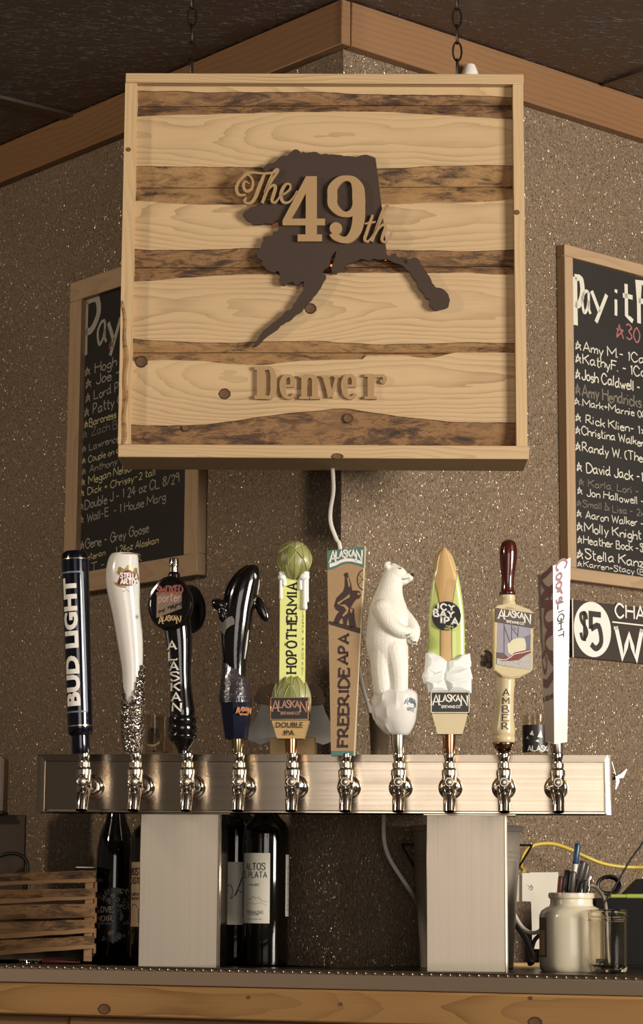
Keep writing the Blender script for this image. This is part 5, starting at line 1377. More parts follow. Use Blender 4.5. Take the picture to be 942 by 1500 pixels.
m = MB(); m.ribbon(cr([(726,965.5),(738,967),(746,963),(752,958.5),(764,956),(776,952.5)], 4), .9, lambda x_, y_, t: f8(x_, y_, .0013)); H.part('rail_print', m, M['inkwhite'])
P8([(724,891),(781,898.5),(780,920),(723,911.5)], 'bandbrown', 'header_band', .0012)
pc = f8(752, 905, .0013); U8 = (f8(770, 907.4, .0) - f8(730, 902.2, 0)).normalized()
m = logo(plane_fn(pc, U8, (0, 0, 1)), 47 * s, 18 * s, .15); H.part('lettering', m, M['inkwhite'])
# relief of the boat on the left side of the block
m = MB(); p = tl_(711, 966, HY)
for dx, dz, r_ in ((0, 0, .0065), (4, 7, .0055), (-3, -6, .0050), (5, -8, .0055), (2, 12, .0040), (8, 2, .0070), (-4, 4, .0035)): m.ball((p.x + dx * k, HY + .002, p.z + dz * k), (r_, r_ * .8, r_), 9, 6)
H.part('side_relief', m, pm('brown cast relief', '5a4a40', .4, var=.5, vscale=300, bump=.8), angle=10)
m = MB(); 
for a_, b_ in (((707, 949), (709, 966)), ((707, 949.5), (716, 953))): m.tube([tuple(tl_(*a_, HY)), tuple(tl_(*b_, HY))], .0008, 6)
H.part('side_mast', m, M['creamwood'])
lowg = [(737.5, 1088, 15), (738, 1086, 16.2), (738, 1080, 16.5), (738, 1078, 15.2), (738, 1074, 16.2), (738.5, 1064, 15.5), (739, 1050, 13.4), (740, 1030, 12.4), (740.5, 1010, 12.8), (741, 993, 13.8)]
H.part('lower_grip', rows4(lowg, 3, 32), M['creampaint'])
m = MB()
for i_, ch in enumerate('AMBER'):
    stroke_text(m, ch, on_grip(lowg, 741.5 - i_ * .3, 1015 + i_ * 12.4), 9.5 * s, 8.5 * s, .11, .13, .0005, bold_v=1.4)
H.part('lettering', m, M['inkbrown'])
H.part('bronze_ferrule', rows4([(739, 1104.5, 8.0), (738.5, 1101, 9), (738, 1096, 13), (737.5, 1090, 15), (737.5, 1087.5, 14.4)], 3, 28), M['bronze'])

# ---- 9: angular white handle
H = handle(9, 'beer_tap_handle', 'tall angular white and taupe tap handle with red script, far right')
def c9(px, py, y): p = tl_(px, py, y); return Vector((p.x, y, p.z))
b_ = [c9(799, 1086, HY - .004), c9(812, 1090, HY - .013), c9(831, 1087, HY - .001), c9(817, 1084, HY + .012)]
t_ = [c9(787, 842, HY - .004), c9(810.5, 829, HY - .014), c9(835.5, 817, HY - .002), c9(812, 826, HY + .014)]
m = MB(); m.loft([[a_ + (b2 - a_) * (i_ / 16) for a_, b2 in zip(b_, t_)] for i_ in range(17)]); H.part('angular_grip', m, M['white'], angle=15)
def face(b0, b1, t0_, t1_):
    N_ = (b1 - b0).cross(t0_ - b0); N_.normalize()
    if N_.y > 0: N_ = -N_
    def fn(u, v, t):   # u across 0..1, v 0 bottom..1 top
        return (b0 + (b1 - b0) * u) * (1 - v) + (t0_ + (t1_ - t0_) * u) * v + N_ * t
    return fn
fl = face(b_[0], b_[1], t_[0], t_[1]); fr9 = face(b_[1], b_[2], t_[1], t_[2])
def patch(fn, pts, t, mat, name):
    m_ = MB(); m_.poly(pts, lambda a, b, t2: fn(a, b, t), sub=.12); H.part(name, m_, M[mat])
patch(fl, [(.02, .004), (.98, .004), (.98, .996), (.02, .996)], .0003, 'taupe', 'side_print')
patch(fl, [(.02, .6), (.20, .5), (.2, .996), (.02, .996)], .0005, 'bandbrown', 'side_print')
m = MB(); g = lambda a, b, t: fl(a, b, .0009)
def sc9(pts, w): m.ribbon([(x_, y_) for x_, y_ in cr(pts, 6)], w, g, 0)
def vy(py): return (1088 - py) / 252.0
sc9([(.95, vy(838)), (.6, vy(842)), (.25, vy(846)), (.45, vy(860)), (.85, vy(872)), (.7, vy(880))], .035)
sc9([(.98, vy(868)), (.45, vy(872)), (.2, vy(880)), (.5, vy(886)), (.95, vy(890))], .05)
sc9([(.98, vy(892)), (.55, vy(893)), (.35, vy(905)), (.55, vy(918)), (.97, vy(920))], .045)
sc9([(.97, vy(928)), (.5, vy(932)), (.35, vy(945)), (.6, vy(958)), (.97, vy(962))], .045)
sc9([(.35, vy(955)), (.08, vy(965)), (.25, vy(985)), (.45, vy(975)), (.35, vy(962))], .03)
sc9([(.10, vy(1000)), (.45, vy(1002)), (.97, vy(990))], .05); sc9([(.55, vy(960)), (.97, vy(975))], .04)
H.part('script_print', m, M['redscript'])
m = MB(); stroke_text(m, 'LIGHT', lambda u, v, t: fl(.5 + u, vy(1023) + v * .030 + u * .02, .0004), .9, .9, .12, 0, 0); H.part('fine_print', m, M['inkbrown'])
m = MB(); um = lambda u, v, t: fr9(.52 + v, vy(916) - u, .0004)
# text reads downwards on the white face: u runs down (fraction of height), v across
stroke_text(m, 'Coors', lambda u, v, t: fr9(.42 + v * 2.6, vy(862) - u / 252 / s, .0004) if False else fr9(.48 + v / (24 * s), vy(863) - u / (252 * s), .0004), 14 * s, 58 * s, .20, 0, 0, bold_v=1.5); H.part('script_print', m, M['red'])
m = MB(); stroke_text(m, 'LIGHT', lambda u, v, t: fr9(.45 + v / (24 * s), vy(918) - u / (252 * s), .0004), 9 * s, 50 * s, .26, 0, 0); H.part('lettering', m, M['inkbrown'])
H.part('ferrule_sleeve', rows4([(816.5, 1104.5, 7.6), (816, 1101, 8.6), (815, 1087, 9.4)], 1), M['satin'])

# ================================================================== things standing on the tower
ZT = tz1
def on_tower(px, y): return tl_(px, 1100, y).x
def glass_cup(name, label, px, hw, ytop, y, mat, cat='glass', base=.004, taper=.88, n=32):
    x = on_tower(px, y); sc = TF.sc(px, 1080, y); r = hw * sc; zt2 = tl_(px, ytop, y).z; t = .0012
    T = Thing(name, label, cat, TF, (x, y, ZT))
    H_ = zt2 - ZT
    T.part('cup', MB().lathe([(.0001, ZT), (r * taper * .97, ZT), (r * taper, ZT + .001), (r, zt2), (r - t, zt2), (r * taper - t, ZT + base), (.0001, ZT + base)], (x, y, 0), n), mat)
    return T, x, r, zt2
T, x, r, zt2 = glass_cup('shot_glass', 'small clear printed glass standing behind the silver based handle', 226, 14, 1046, .05, M['glass'], base=.008)
m = MB()
def fcup(x, y, r, zc): return lambda u, v, t: Vector((x + (r + t) * math.sin(u / r), y - (r + t) * math.cos(u / r), zc + v))
fn = fcup(x, .05, r * .95, ZT + .030)
m.poly([(a * .011, b * .012) for a, b in ((-.9,-1),(.5,-1.1),(1,-.2),(.6,.8),(-.4,1),(-1,.2))], fn, .0003); T.part('print', m, M['bandbrown'])
m = MB(); m.ribbon(cr([(-.010,-.013),(0,-.015),(.010,-.009),(.013,.002)], 5), .0022, lambda u, v, t: fn(u, v, .0005), 0); T.part('print', m, M['gold'])
x2 = on_tower(240, .07)
T2, x2, r2, z2_ = glass_cup('shot_glass', 'plain clear glass half hidden behind the medallion handle stem', 241, 13, 1050, .078, M['glass'], base=.008)
T, x, r, zt2 = glass_cup('candle_jar', 'small amber stained glass jar standing behind the polar bear handle', 556, 16, 1045, .055, pm('stained jar glass', 'a8957a', .12, trans=.55, ior=1.2), 'jar', base=.01, taper=.8)
T, x, r, zt2 = glass_cup('printed_glass', 'dark printed glass reading ALA, standing between the two right handles', 784, 19, 1047, .05, M['glass'], base=.006, taper=.92)
fn = fcup(x, .05, r * .97, ZT + .026)
m = MB(); K = 14
m.ribbon([(-.024 + .05 * i / K, 0) for i in range(K + 1)], .040, lambda u, v, t: fn(u, v, .0007), 0); T.part('dark_band', m, pm('charcoal glass print', '2b2826', .4, var=.5, vscale=70))
m = MB(); stroke_text(m, 'ALASKA', lambda u, v, t: fn(u + .008, v - .0145, .0011), .0075, .038, .2, 0, 0)
for pts in ([(-.008,.006),(-.004,.012),(-.002,.004)], [(.003,.002),(.008,.013),(.011,.001)], [(-.014,.0),(-.011,.004),(-.009,-.001)], [(0,-.004),(.004,-.001),(.006,-.006)]): m.poly([(a, b) for a, b in pts], fn, .0011)
T.part('lettering', m, M['inkwhite'])
# axe trophy
ya = .045
ax = Thing('axe_trophy', 'small double bladed axe with brown head on a pale wood block, behind the hop handle', 'axe', TF, (on_tower(429, ya), ya, ZT))
def a_(px, py, y=ya): p = tl_(px, py, y); return (p.x, p.z)
a0, a1 = a_(397, 1105), a_(463, 1081)
ax.part('wood_block', MB().box((a0[0], ya - .02, ZT), (a1[0], ya + .02, a1[1]), .001), M['tanwood'])
hp = cr([a_(*p) for p in ((377,1030),(376,1018),(380,1009),(392,1004),(425,1001),(458,1003),(470,1008),(474,1018),(473,1032),(425,1034))], 4, True)
ax.part('axe_head', MB().prism(hp, ya - .010, ya + .010), pm('brown oiled wood', '7d5c3e', .5, var=.3))
for sg in (-1, 1):
    L_ = [(428 + sg * (x_), y_) for x_, y_ in ((8,1030),(45,1030),(49,1044),(57,1060),(72,1074),(66,1083),(46,1091),(34,1087),(8,1082))]
    P_ = [a_(*p) for p in L_]; m = MB()
    m.prism(P_, ya - .0016, ya + .0016); ax.part('axe_blade', m, pm('brushed axe blade', 'dcd8d0', .4, .0, var=.3, vscale=40))
ax.part('axe_neck', MB().box((a_(418, 1084)[0], ya - .006, a_(418, 1084)[1]), (a_(440, 1030)[0], ya + .006, a_(440, 1030)[1]), .001), M['tanwood'])
for sg in (393, 460): q_ = a_(sg, 1020, ya - .01); ax.part('rivet', MB().ball((q_[0], ya - .0105, q_[1]), .0022, 10, 8), M['satin'])

# ================================================================== things on the counter
def spot(px, D, z=ZC):
    """world point on the counter at picture column px, depth D"""
    d = ray(px, 1400); p = CAMP + d * (D / d.y); return Vector((p.x, D, z))
def WF(px, D): return Frame(spot(px, D, 0), 0)
def bottle(name, label, px, D, hw, ysh, ytop, neck, lab_mat, lab, extra=None):
    F = WF(px, D); T = Thing(name, label, 'bottle', F, (0, 0, ZC), 'wine bottles on the counter')
    sc = F.sc(px, 1350, 0); r = hw * sc; zz = lambda py: F.l(px, py, 0).z
    zs = zz(ysh); zt2 = zz(ytop); zn = zs + (zt2 - zs) * neck
    T.part('glass_body', MB().lathe([(r * .6, ZC + .004), (r * .86, ZC), (r * .97, ZC + .003), (r, ZC + .009), (r, zs), (r * .97, zs + (zn - zs) * .25), (r * .84, zs + (zn - zs) * .5), (r * .6, zs + (zn - zs) * .75), (r * .43, zn), (r * .39, zn + .02), (r * .38, zt2 - .012)], (0, 0, 0), 40), M['bottle'])
    T.part('capsule', MB().lathe([(r * .40, zn + (zt2 - zn) * .35), (r * .41, zt2 - .018), (r * .46, zt2 - .016), (r * .46, zt2 - .002), (r * .4, zt2)], (0, 0, 0), 28), M['blackm'])
    for (th0_, th1_, y0_, y1_, mat, nm) in lab:
        m = MB(); K = 18; za, zb2 = zz(y1_), zz(y0_)
        P_ = [(R(th0_ + (th1_ - th0_) * i / K)) for i in range(K + 1)]
        vs = [(( r + .0003) * math.sin(a), -(r + .0003) * math.cos(a), z_) for a in P_ for z_ in (za, zb2)]
        m.add(vs, [(2*i, 2*i+1, 2*i+3, 2*i+2) for i in range(K)]); T.part(nm, m, mat)
    fn = lambda thc, py: (lambda u, v, t: Vector(((r + .0006) * math.sin(R(thc) + u / r), -(r + .0006) * math.cos(R(thc) + u / r), zz(py) + v)))
    return T, fn, r, sc
# ornate label bottle
T, fn, r, sc = bottle('wine_bottle', 'dark wine bottle with an ornate black and silver scroll label, by the slatted crate', 166, 3.70, 28, 1262, 1160, .75, None,
    [(-70, 75, 1300, 1379, pm('black bottle label', '1c1612', .4), 'label')])
m = MB(); random.seed(3)
for i in range(64):
    th = random.uniform(-55, 72); py = random.uniform(1303, 1376)
    if th < 5 and 1322 < py < 1352: continue
    f_ = fn(th, py); R0 = random.uniform(2.0, 4.6) * sc; a0 = random.uniform(0, 6.28); sg = random.choice((-1, 1))
    m.ribbon([(R0 * (1 - j / 13) * math.cos(a0 + sg * j * .62), R0 * (1 - j / 13) * math.sin(a0 + sg * j * .62)) for j in range(11)], .7 * sc, f_, 0)
T.part('scroll_print', m, pm('silver scroll print', 'c4bbaa', .4))
m = MB(); stroke_text(m, 'LOVE', fn(-25, 1332), 8 * sc, 26 * sc, .16, .1, 0, bold_v=1.3); stroke_text(m, 'NOIR', fn(-25, 1345), 7.5 * sc, 26 * sc, .16, .1, 0, bold_v=1.3); stroke_text(m, 'PINOT NOIR', fn(-24, 1352.5), 2.5 * sc, 20 * sc, .14, 0, 0)
T.part('lettering', m, pm('silver scroll print', 'c4bbaa', .4))
# tan label bottle
T, fn, r, sc = bottle('wine_bottle', 'wine bottle with tan label, half hidden behind the left column', 221, 3.60, 33, 1232, 1120, .28, None,
    [(-62, 60, 1263, 1357, M['labelt'], 'label')])
m = MB()
for t_, py, h_, w_ in (('BOSTON', 1277, 10, 50), ('CASTELLA', 1290, 9, 60), ('CABERNET', 1310, 4, 40), ('SAUVIGNON', 1316, 4, 40)): stroke_text(m, t_, fn(-32 if h_ > 5 else -38, py), h_ * sc, w_ * sc * .62, .15, 0, 0, bold_v=1.3)
T.part('lettering', m, M['inkbrown'])
f_ = fn(-46, 1338); m = MB(); m.poly([(a * sc, b * sc) for a, b in ((-9,-14),(9,-14),(9,6),(5,12),(0,14),(-5,12),(-9,6))], f_, 0); T.part('arch_print', m, pm('brown arch print', '5d4230', .6, var=.4, vscale=200))
# script label bottle
T, fn, r, sc = bottle('wine_bottle', 'dark wine bottle with cream script label, between the left column and the white label bottle', 344, 3.545, 31, 1215, 1110, .3, None,
    [(-85, 20, 1263, 1354, M['labelp'], 'label')])
m = MB(); f_ = fn(4, 1300)
m.ribbon([(a * sc, b * sc) for a, b in cr([(-16,-2),(-9,4),(-5,-6),(-8,-16),(-2,-10),(4,4),(9,16),(5,4),(0,-8),(-1,-12),(3,-4),(8,-8)], 5)], 1.0 * sc, f_, 0); T.part('script_print', m, M['ink'])
# white label bottle
T, fn, r, sc = bottle('wine_bottle', 'dark wine bottle with large white label under the yellow hop tap handle', 388, 3.475, 34, 1222, 1110, .3, None,
    [(-66, 12, 1250, 1352, M['labelp'], 'label'), (60, 88, 1252, 1342, M['labelp'], 'back_label')])
m = MB()
for t_, py, h_, w_, th in (('ALTOS', 1269.5, 9.5, 32, -27), ('DEL PLATA', 1281.5, 8.5, 48, -36), ('MALBEC', 1296, 3.2, 17, -27), ('TERRAZAS', 1336, 4.0, 27, -27), ('DE LOS ANDES', 1339.5, 1.8, 16, -27), ('MENDOZA ARGENTINA', 1346, 1.4, 24, -27)):
    stroke_text(m, t_, fn(th, py), h_ * sc, w_ * sc, .13, 0, 0)
T.part('lettering', m, M['ink'])
m = MB(); f_ = fn(-24, 1318); m.ribbon([(a * sc, b * sc) for a, b in [(-18,-3),(-12,2),(-8,0),(-3,6),(1,2),(5,4),(10,-1),(18,-3)]], .6 * sc, f_, 0); m.ribbon([(a * sc, b * sc) for a, b in [(-16,-7),(-8,-4),(0,-6),(8,-4),(17,-8)]], .5 * sc, f_, 0); T.part('mountain_print', m, pm('grey fine print', '8c857c', .6))
m = MB(); f_ = fn(74, 1300)
for i in range(26): m.ribbon([(-.0042, (i - 13) * .0026), (.0042, (i - 13) * .0026)], .0008 + .0006 * (i % 3 == 0), f_, 0)
T.part('barcode_print', m, pm('grey fine print', '8c857c', .6))

# bucket
F = WF(684, 3.455); sc = F.sc(684, 1300, 0)
T = Thing('metal_bucket', 'galvanised metal bucket behind the right column', 'bucket', F, (0, 0, ZC))
zz = lambda py: F.l(684, py, 0).z
R1, R2 = 80 * sc, 67 * sc
bz = lambda z_: R2 + (R1 - R2) * (z_ - ZC) / (zz(1215) - ZC)
prof = [(.001, ZC + .004), (R2 * .98, ZC + .004), (R2, ZC), (R2 * 1.015, ZC + .001), (R2 * 1.01, ZC + .008)]
for py in (1380, 1300): prof.append((bz(zz(py)), zz(py)))
for i in range(3): z_ = zz(1262 - i * 7); prof += [(bz(z_), z_ - .0022), (bz(z_) + .0016, z_), (bz(z_), z_ + .0022)]
zr = zz(1215); prof += [(R1, zr - .004), (R1 + .004, zr - .003), (R1 + .0055, zr + .001), (R1 + .004, zr + .005), (R1, zr + .0055), (R1 - .002, zr), (R2 * .97, ZC + .008), (.001, ZC + .008)]
T.part('bucket_shell', MB().lathe(prof, (0, 0, 0), 56), M['galv'])
for sg in (-1, 1):
    o = R1 * .96; zt2 = zz(1238)
    m = MB(); m.tube([(sg * (o - .006), -.012, zt2), (sg * (o + .020), -.012, zt2 + .0005), (sg * (o + .018), -.010, zt2 - .002), (sg * (o - .002), .0, zt2 - .036), (sg * (o - .012), .004, zt2 - .046)], .0017, 8)
    T.part('side_handle', m, M['iron'])
    T.part('handle_ear', MB().box((sg * (o - .012) - .004, -.018, zt2 - .008), (sg * (o - .004) + .002, -.006, zt2 + .010), .001), M['galv'])

# crock with pens
F = WF(838, 3.338); sc = F.sc(838, 1370, 0); zz = lambda py: F.l(838, py, 0).z
T = Thing('stoneware_crock', 'cream glazed crock holding pens, beside the clear jar', 'crock', F, (0, 0, ZC))
rB, rR = 47.5 * sc, 33.5 * sc
T.part('crock_body', MB().lathe([(.001, ZC), (rB * .93, ZC), (rB * .985, ZC + .003), (rB, ZC + .009), (rB, zz(1345)), (rB * .985, zz(1340)), (rB * .93, zz(1334)), (rB * .80, zz(1329.5)), (rR * .97, zz(1327)), (rR * .93, zz(1324)), (rR * .93, zz(1317)), (rR, zz(1315.5)), (rR * 1.01, zz(1312)), (rR, zz(1308.5)), (rR * .93, zz(1307.5)), (rR * .86, zz(1309)), (rR * .84, zz(1330)), (rB * .9, zz(1345)), (rB * .9, ZC + .008), (.001, ZC + .008)], (0, 0, 0), 56), M['crock'])
def lb(th0_, th1_, y0_, y1_, mat, nm, off):
    m = MB(); K = 8; vs = []
    for i in range(K + 1):
        a = R(th0_ + (th1_ - th0_) * i / K)
        for z_ in (zz(y1_), zz(y0_)): vs.append(((rB + off) * math.sin(a), -(rB + off) * math.cos(a), z_))
    m.add(vs, [(2*i, 2*i+1, 2*i+3, 2*i+2) for i in range(K)]); return T.part(nm, m, mat)
lb(-84, -56, 1344, 1402, M['inkbrown'], 'side_label', .0004); lb(-80, -60, 1362, 1399, M['labelt'], 'side_label', .0008)
pens = [((818, 1328), (822, 1284), .0042, 'penred', 'maroon pen leaning at the left in the crock', 'pen'),
        ((825, 1330), (832, 1275), .0052, 'pengrey', 'grey brown marker second from the left in the crock', 'marker'),
        ((834, 1331), (840, 1277), .0050, 'pengrey', 'grey marker with ridged cap in the crock before the blue pen', 'marker'),
        ((836, 1322), (846.5, 1236), .0045, 'penblue', 'tall blue capped pen, highest in the crock', 'pen'),
        ((838, 1328), (855, 1262), .0050, 'pengrey', 'tall dark grey marker right of the blue pen', 'marker'),
        ((847, 1328), (861, 1266), .0048, 'pengrey', 'dark grey marker furthest right of the tall ones', 'marker'),
        ((852, 1328), (858, 1290), .0036, 'ink', 'short black pen with chrome clip in the crock', 'pen'),
        ((858, 1328), (864.5, 1283), .0033, 'whitem', 'white and silver ballpoint pen at the right of the crock', 'pen')]
for i, (a, b, r_, mat, lab, nm) in enumerate(pens):
    dy = [-.004, .010, -.012, .012, -.006, .006, -.016, -.012][i]
    A_ = F.l(*a, dy); B_ = F.l(*b, dy * 1.3); d_ = (B_ - A_).normalized(); bot = A_ - d_ * .05
    if bot.z < ZC + .012: bot = A_ - d_ * ((A_.z - ZC - .012) / max(d_.z, .1))
    T = Thing(nm, lab, nm, F, tuple(bot), 'pens standing in the crock')
    cap0 = B_ - d_ * .030
    T.part('barrel', MB().tube([bot, cap0 - d_ * .003, cap0], [r_ * .55, r_ * .9, r_ * .9], 14), M['whitem'] if mat == 'penblue' else M[mat])
    T.part('cap', MB().tube([cap0, cap0 + d_ * .001, B_ - d_ * .002, B_, B_ + d_ * .0008], [r_ * .9, r_, r_, r_ * .8, r_ * .4], 14), M['chrome'] if mat == 'whitem' else M[mat])
    sd = Vector((-.7, -.7, 0)); T.part('clip', MB().tube([cap0 + d_ * .004 + sd * (r_ + .0010), B_ - d_ * .004 + sd * (r_ + .0010), B_ - d_ * .002 + sd * r_ * .6], [.0007, .0008, .0008], 6), M['chrome'] if mat in ('ink', 'whitem') else M[mat])
# mason jar
F = WF(891, 3.285); sc = F.sc(891, 1370, 0); zz = lambda py: F.l(891, py, 0).z
T = Thing('glass_jar', 'clear ridged glass jar with metal clips inside, right of the crock', 'jar', F, (0, 0, ZC))
rj = 29.5 * sc
o_ = [(.001, ZC + .002), (rj * .78, ZC), (rj * .90, ZC + .002), (rj * .95, ZC + .008), (rj * .97, zz(1352)), (rj * .97, zz(1350)), (rj * 1.03, zz(1348.5)), (rj * .97, zz(1347)), (rj * .97, zz(1344)), (rj * 1.02, zz(1342.5)), (rj * .97, zz(1341)), (rj * .98, zz(1337)), (rj * 1.0, zz(1334)), (rj * .96, zz(1332.5))]
i_ = [(rj * .91, zz(1334)), (rj * .90, zz(1352)), (rj * .88, ZC + .012), (rj * .6, ZC + .006), (.001, ZC + .0055)]
jw = T.part('jar_wall', MB().lathe(o_ + i_, (0, 0, 0), 48), M['glass'])
for (x_, y_, a, lb_) in ((-.008, -.004, .3, 'leftmost'), (.003, -.008, 1.2, 'front middle'), (-.002, .006, 2.2, 'rear middle'), (.009, .004, .8, 'rightmost')):
    c_ = Vector((x_, y_, ZC + .011)); m = MB(); P_ = []
    for j in range(22): an = j * .55; P_.append(c_ + Vector((.0055 * math.cos(an) * math.cos(a), .0055 * math.cos(an) * math.sin(a), .0050 * math.sin(an))) + Vector((0, .0004 * (j - 11), 0)))
    single('metal_clip', m.tube(P_, .0008, 6), M['iron'], lb_ + ' of the small metal clips lying in the clear glass jar', 'clip', F, tuple(c_ - Vector((0, 0, .005))), 'metal clips inside the glass jar')
m = MB().box((-.018, -.003, ZC + .014), (-.001, .001, ZC + .020), .0008, 1, Matrix.Translation((0, 0, 0)) @ Matrix.Rotation(R(8), 4, 'Z'))
single('binder_clip', m, M['ink'], 'black binder clip in the bottom of the clear jar', 'clip', F, (-.01, -.001, ZC + .014))

# papers behind the crock
F = WF(790, 3.60)
def sheet(name, lab, pts, y, mat, lean=.0, cat='paper', extra=None):
    P_ = [F.l(*p, y) for p in pts]; c_ = min(P_, key=lambda p: p.z)
    m = MB(); m.hexa([(p.x, y, p.z) for p in P_], [(p.x, y + .0005, p.z) for p in P_])
    return single(name, m, mat, lab, cat, F, (c_.x, y, c_.z))
sheet('paper_sheet', 'large cream sheet of paper taped to the wall behind the crock', [(780, 1390), (817, 1390), (818, 1277.5), (777, 1278)], -.045, M['paper'])
T = Thing('receipt', 'narrow white receipt with a scribble, left of the crock', 'paper', F, (F.l(773, 1321, -.055).x, -.055, F.l(773, 1321, -.055).z))
P_ = [F.l(*p, -.055) for p in ((765, 1320), (783.5, 1321), (783.5, 1279), (765, 1279))]
T.part('slip', MB().hexa([(p.x, -.055, p.z) for p in P_], [(p.x, -.0545, p.z) for p in P_]), M['paper'])
m = MB(); c_ = F.l(776, 1300, -.056); fn_ = plane_fn((c_.x, -.0551, c_.z))
m.ribbon([(a * sc, b * sc) for a, b in cr([(-5,3),(-2,3),(1,0),(3,4),(4,-3),(-1,-2),(2,2),(5,0),(2,-5)], 4)], .0006, fn_, .0002); T.part('scribble', m, M['inkgrey'])
sheet('paper_sheet', 'small cream sheet behind the receipt, next to the bucket', [(751, 1320), (766, 1321), (767, 1279), (753, 1284)], -.050, M['paper'])
# cables
def cable(name, lab, pts, r_, mat, cat='cable', n=5, flat=1.0):
    P_ = [px3(*p) for p in pts]; P_ = [Vector(p) for p in cr([tuple(p) for p in P_], n)]
    m = MB().tube(P_, r_, 10, flat=flat); lo = min(P_, key=lambda v: v.z)
    return single(name, m, mat, lab, cat, W0, tuple(lo))
cable('yellow_cable', 'yellow cable arching over the crock along the right wall', [(768, 1276, 3.56), (763, 1268, 3.57), (768, 1250, 3.58), (780, 1239, 3.59), (798, 1235.5, 3.60), (815, 1237, 3.61), (835, 1244, 3.63), (856, 1254, 3.65), (880, 1264, 3.66), (905, 1269, 3.67), (930, 1270.5, 3.68), (960, 1270, 3.68)], .0030, M['cordy'])
cable('thin_black_cable', 'thin black cable slanting up to the right edge above the clear jar', [(884, 1326, 3.42), (890, 1315, 3.42), (905, 1292, 3.42), (922, 1262, 3.42), (942, 1234, 3.42), (958, 1205, 3.42)], .0014, M['cordb'])
cable('grey_cable', 'grey cable curving down behind the crock and clear jar', [(862, 1296, 3.45), (872, 1299, 3.45), (881, 1309, 3.44), (886, 1320, 3.43), (888, 1335, 3.42), (890, 1380, 3.42), (893, 1416, 3.42)], .0026, M['cordg'])
cable('white_cable', 'white cable looping between the bucket and the crock', [(744, 1300, 3.50), (747, 1322, 3.50), (755, 1342, 3.48), (765, 1358, 3.47), (777, 1366, 3.46), (788, 1365, 3.45), (796, 1358, 3.44)], .0031, M['cordw'])
cable('black_cable', 'thick black cable curling down beside the bucket', [(742, 1350, 3.50), (752, 1353, 3.49), (764, 1366, 3.48), (774, 1384, 3.47), (779, 1400, 3.46), (780, 1409, 3.45), (776, 1411.5, 3.44)], .0040, M['cordb'])
cable('dark_cable', 'short dark cable joining the thick black cable by the crock', [(797, 1364, 3.46), (790, 1370, 3.465), (783, 1378, 3.47), (779, 1392, 3.475), (779, 1402, 3.475)], .0032, M['cordb'])
m = MB(); F2 = WF(765, 3.52); m.box((-.045, -.012, ZC), (.030, .0, ZC + .006), .001)
single('wood_strip', m, M['tanwood'], 'thin pale wood strip lying on the counter behind the column', 'strip', F2, (0, -.006, ZC))
# dark appliance at the right edge
F3 = WF(915, 3.56)
T = Thing('card_terminal', 'black boxy device with a coiled cable at the right edge', 'device', F3, (0, 0, ZC))
zt2 = F3.l(915, 1316, 0).z; x0 = F3.l(868, 1350, 0).x
T.part('device_body', MB().box((x0, -.02, ZC), (x0 + .24, .06, zt2), .003, 2), M['blackm'])
T.part('device_lid', MB().add([(x0 + .045, -.01, zt2), (x0 + .24, -.01, zt2), (x0 + .24, -.01, zt2 + .040), (x0 + .075, -.01, zt2 + .030), (x0 + .045, .05, zt2), (x0 + .24, .05, zt2), (x0 + .24, .05, zt2 + .040), (x0 + .075, .05, zt2 + .030)], [(0,1,2,3), (7,6,5,4), (0,4,5,1), (1,5,6,2), (2,6,7,3), (3,7,4,0)]), M['blackm'])
c_ = F3.l(893, 1291, -.01); m = MB(); P_ = []
for j in range(64): an = j * .5; rr = .019 - .00006 * j; P_.append((c_.x + rr * math.cos(an), -.008 + .0003 * j, c_.z - .006 + rr * .78 * math.sin(an)))
m.tube(P_, .0022, 8)
single('coiled_cable', m, M['cordb'], 'coil of black cable on top of the black device', 'cable', F3, (c_.x, 0, zt2))
p0 = F3.l(897, 1313.5, -.03); m = MB(); m.tube([(p0.x, -.012, zt2 + .0035), (p0.x + .024, -.012, zt2 + .0035), (p0.x + .0245, -.012, zt2 + .0035), (p0.x + .085, -.012, zt2 + .0035)], [.0030, .0030, .0036, .0036], 12)
single('highlighter', m, M['limepen'], 'lime yellow highlighter lying on the black device', 'highlighter', F3, (p0.x, -.012, zt2))

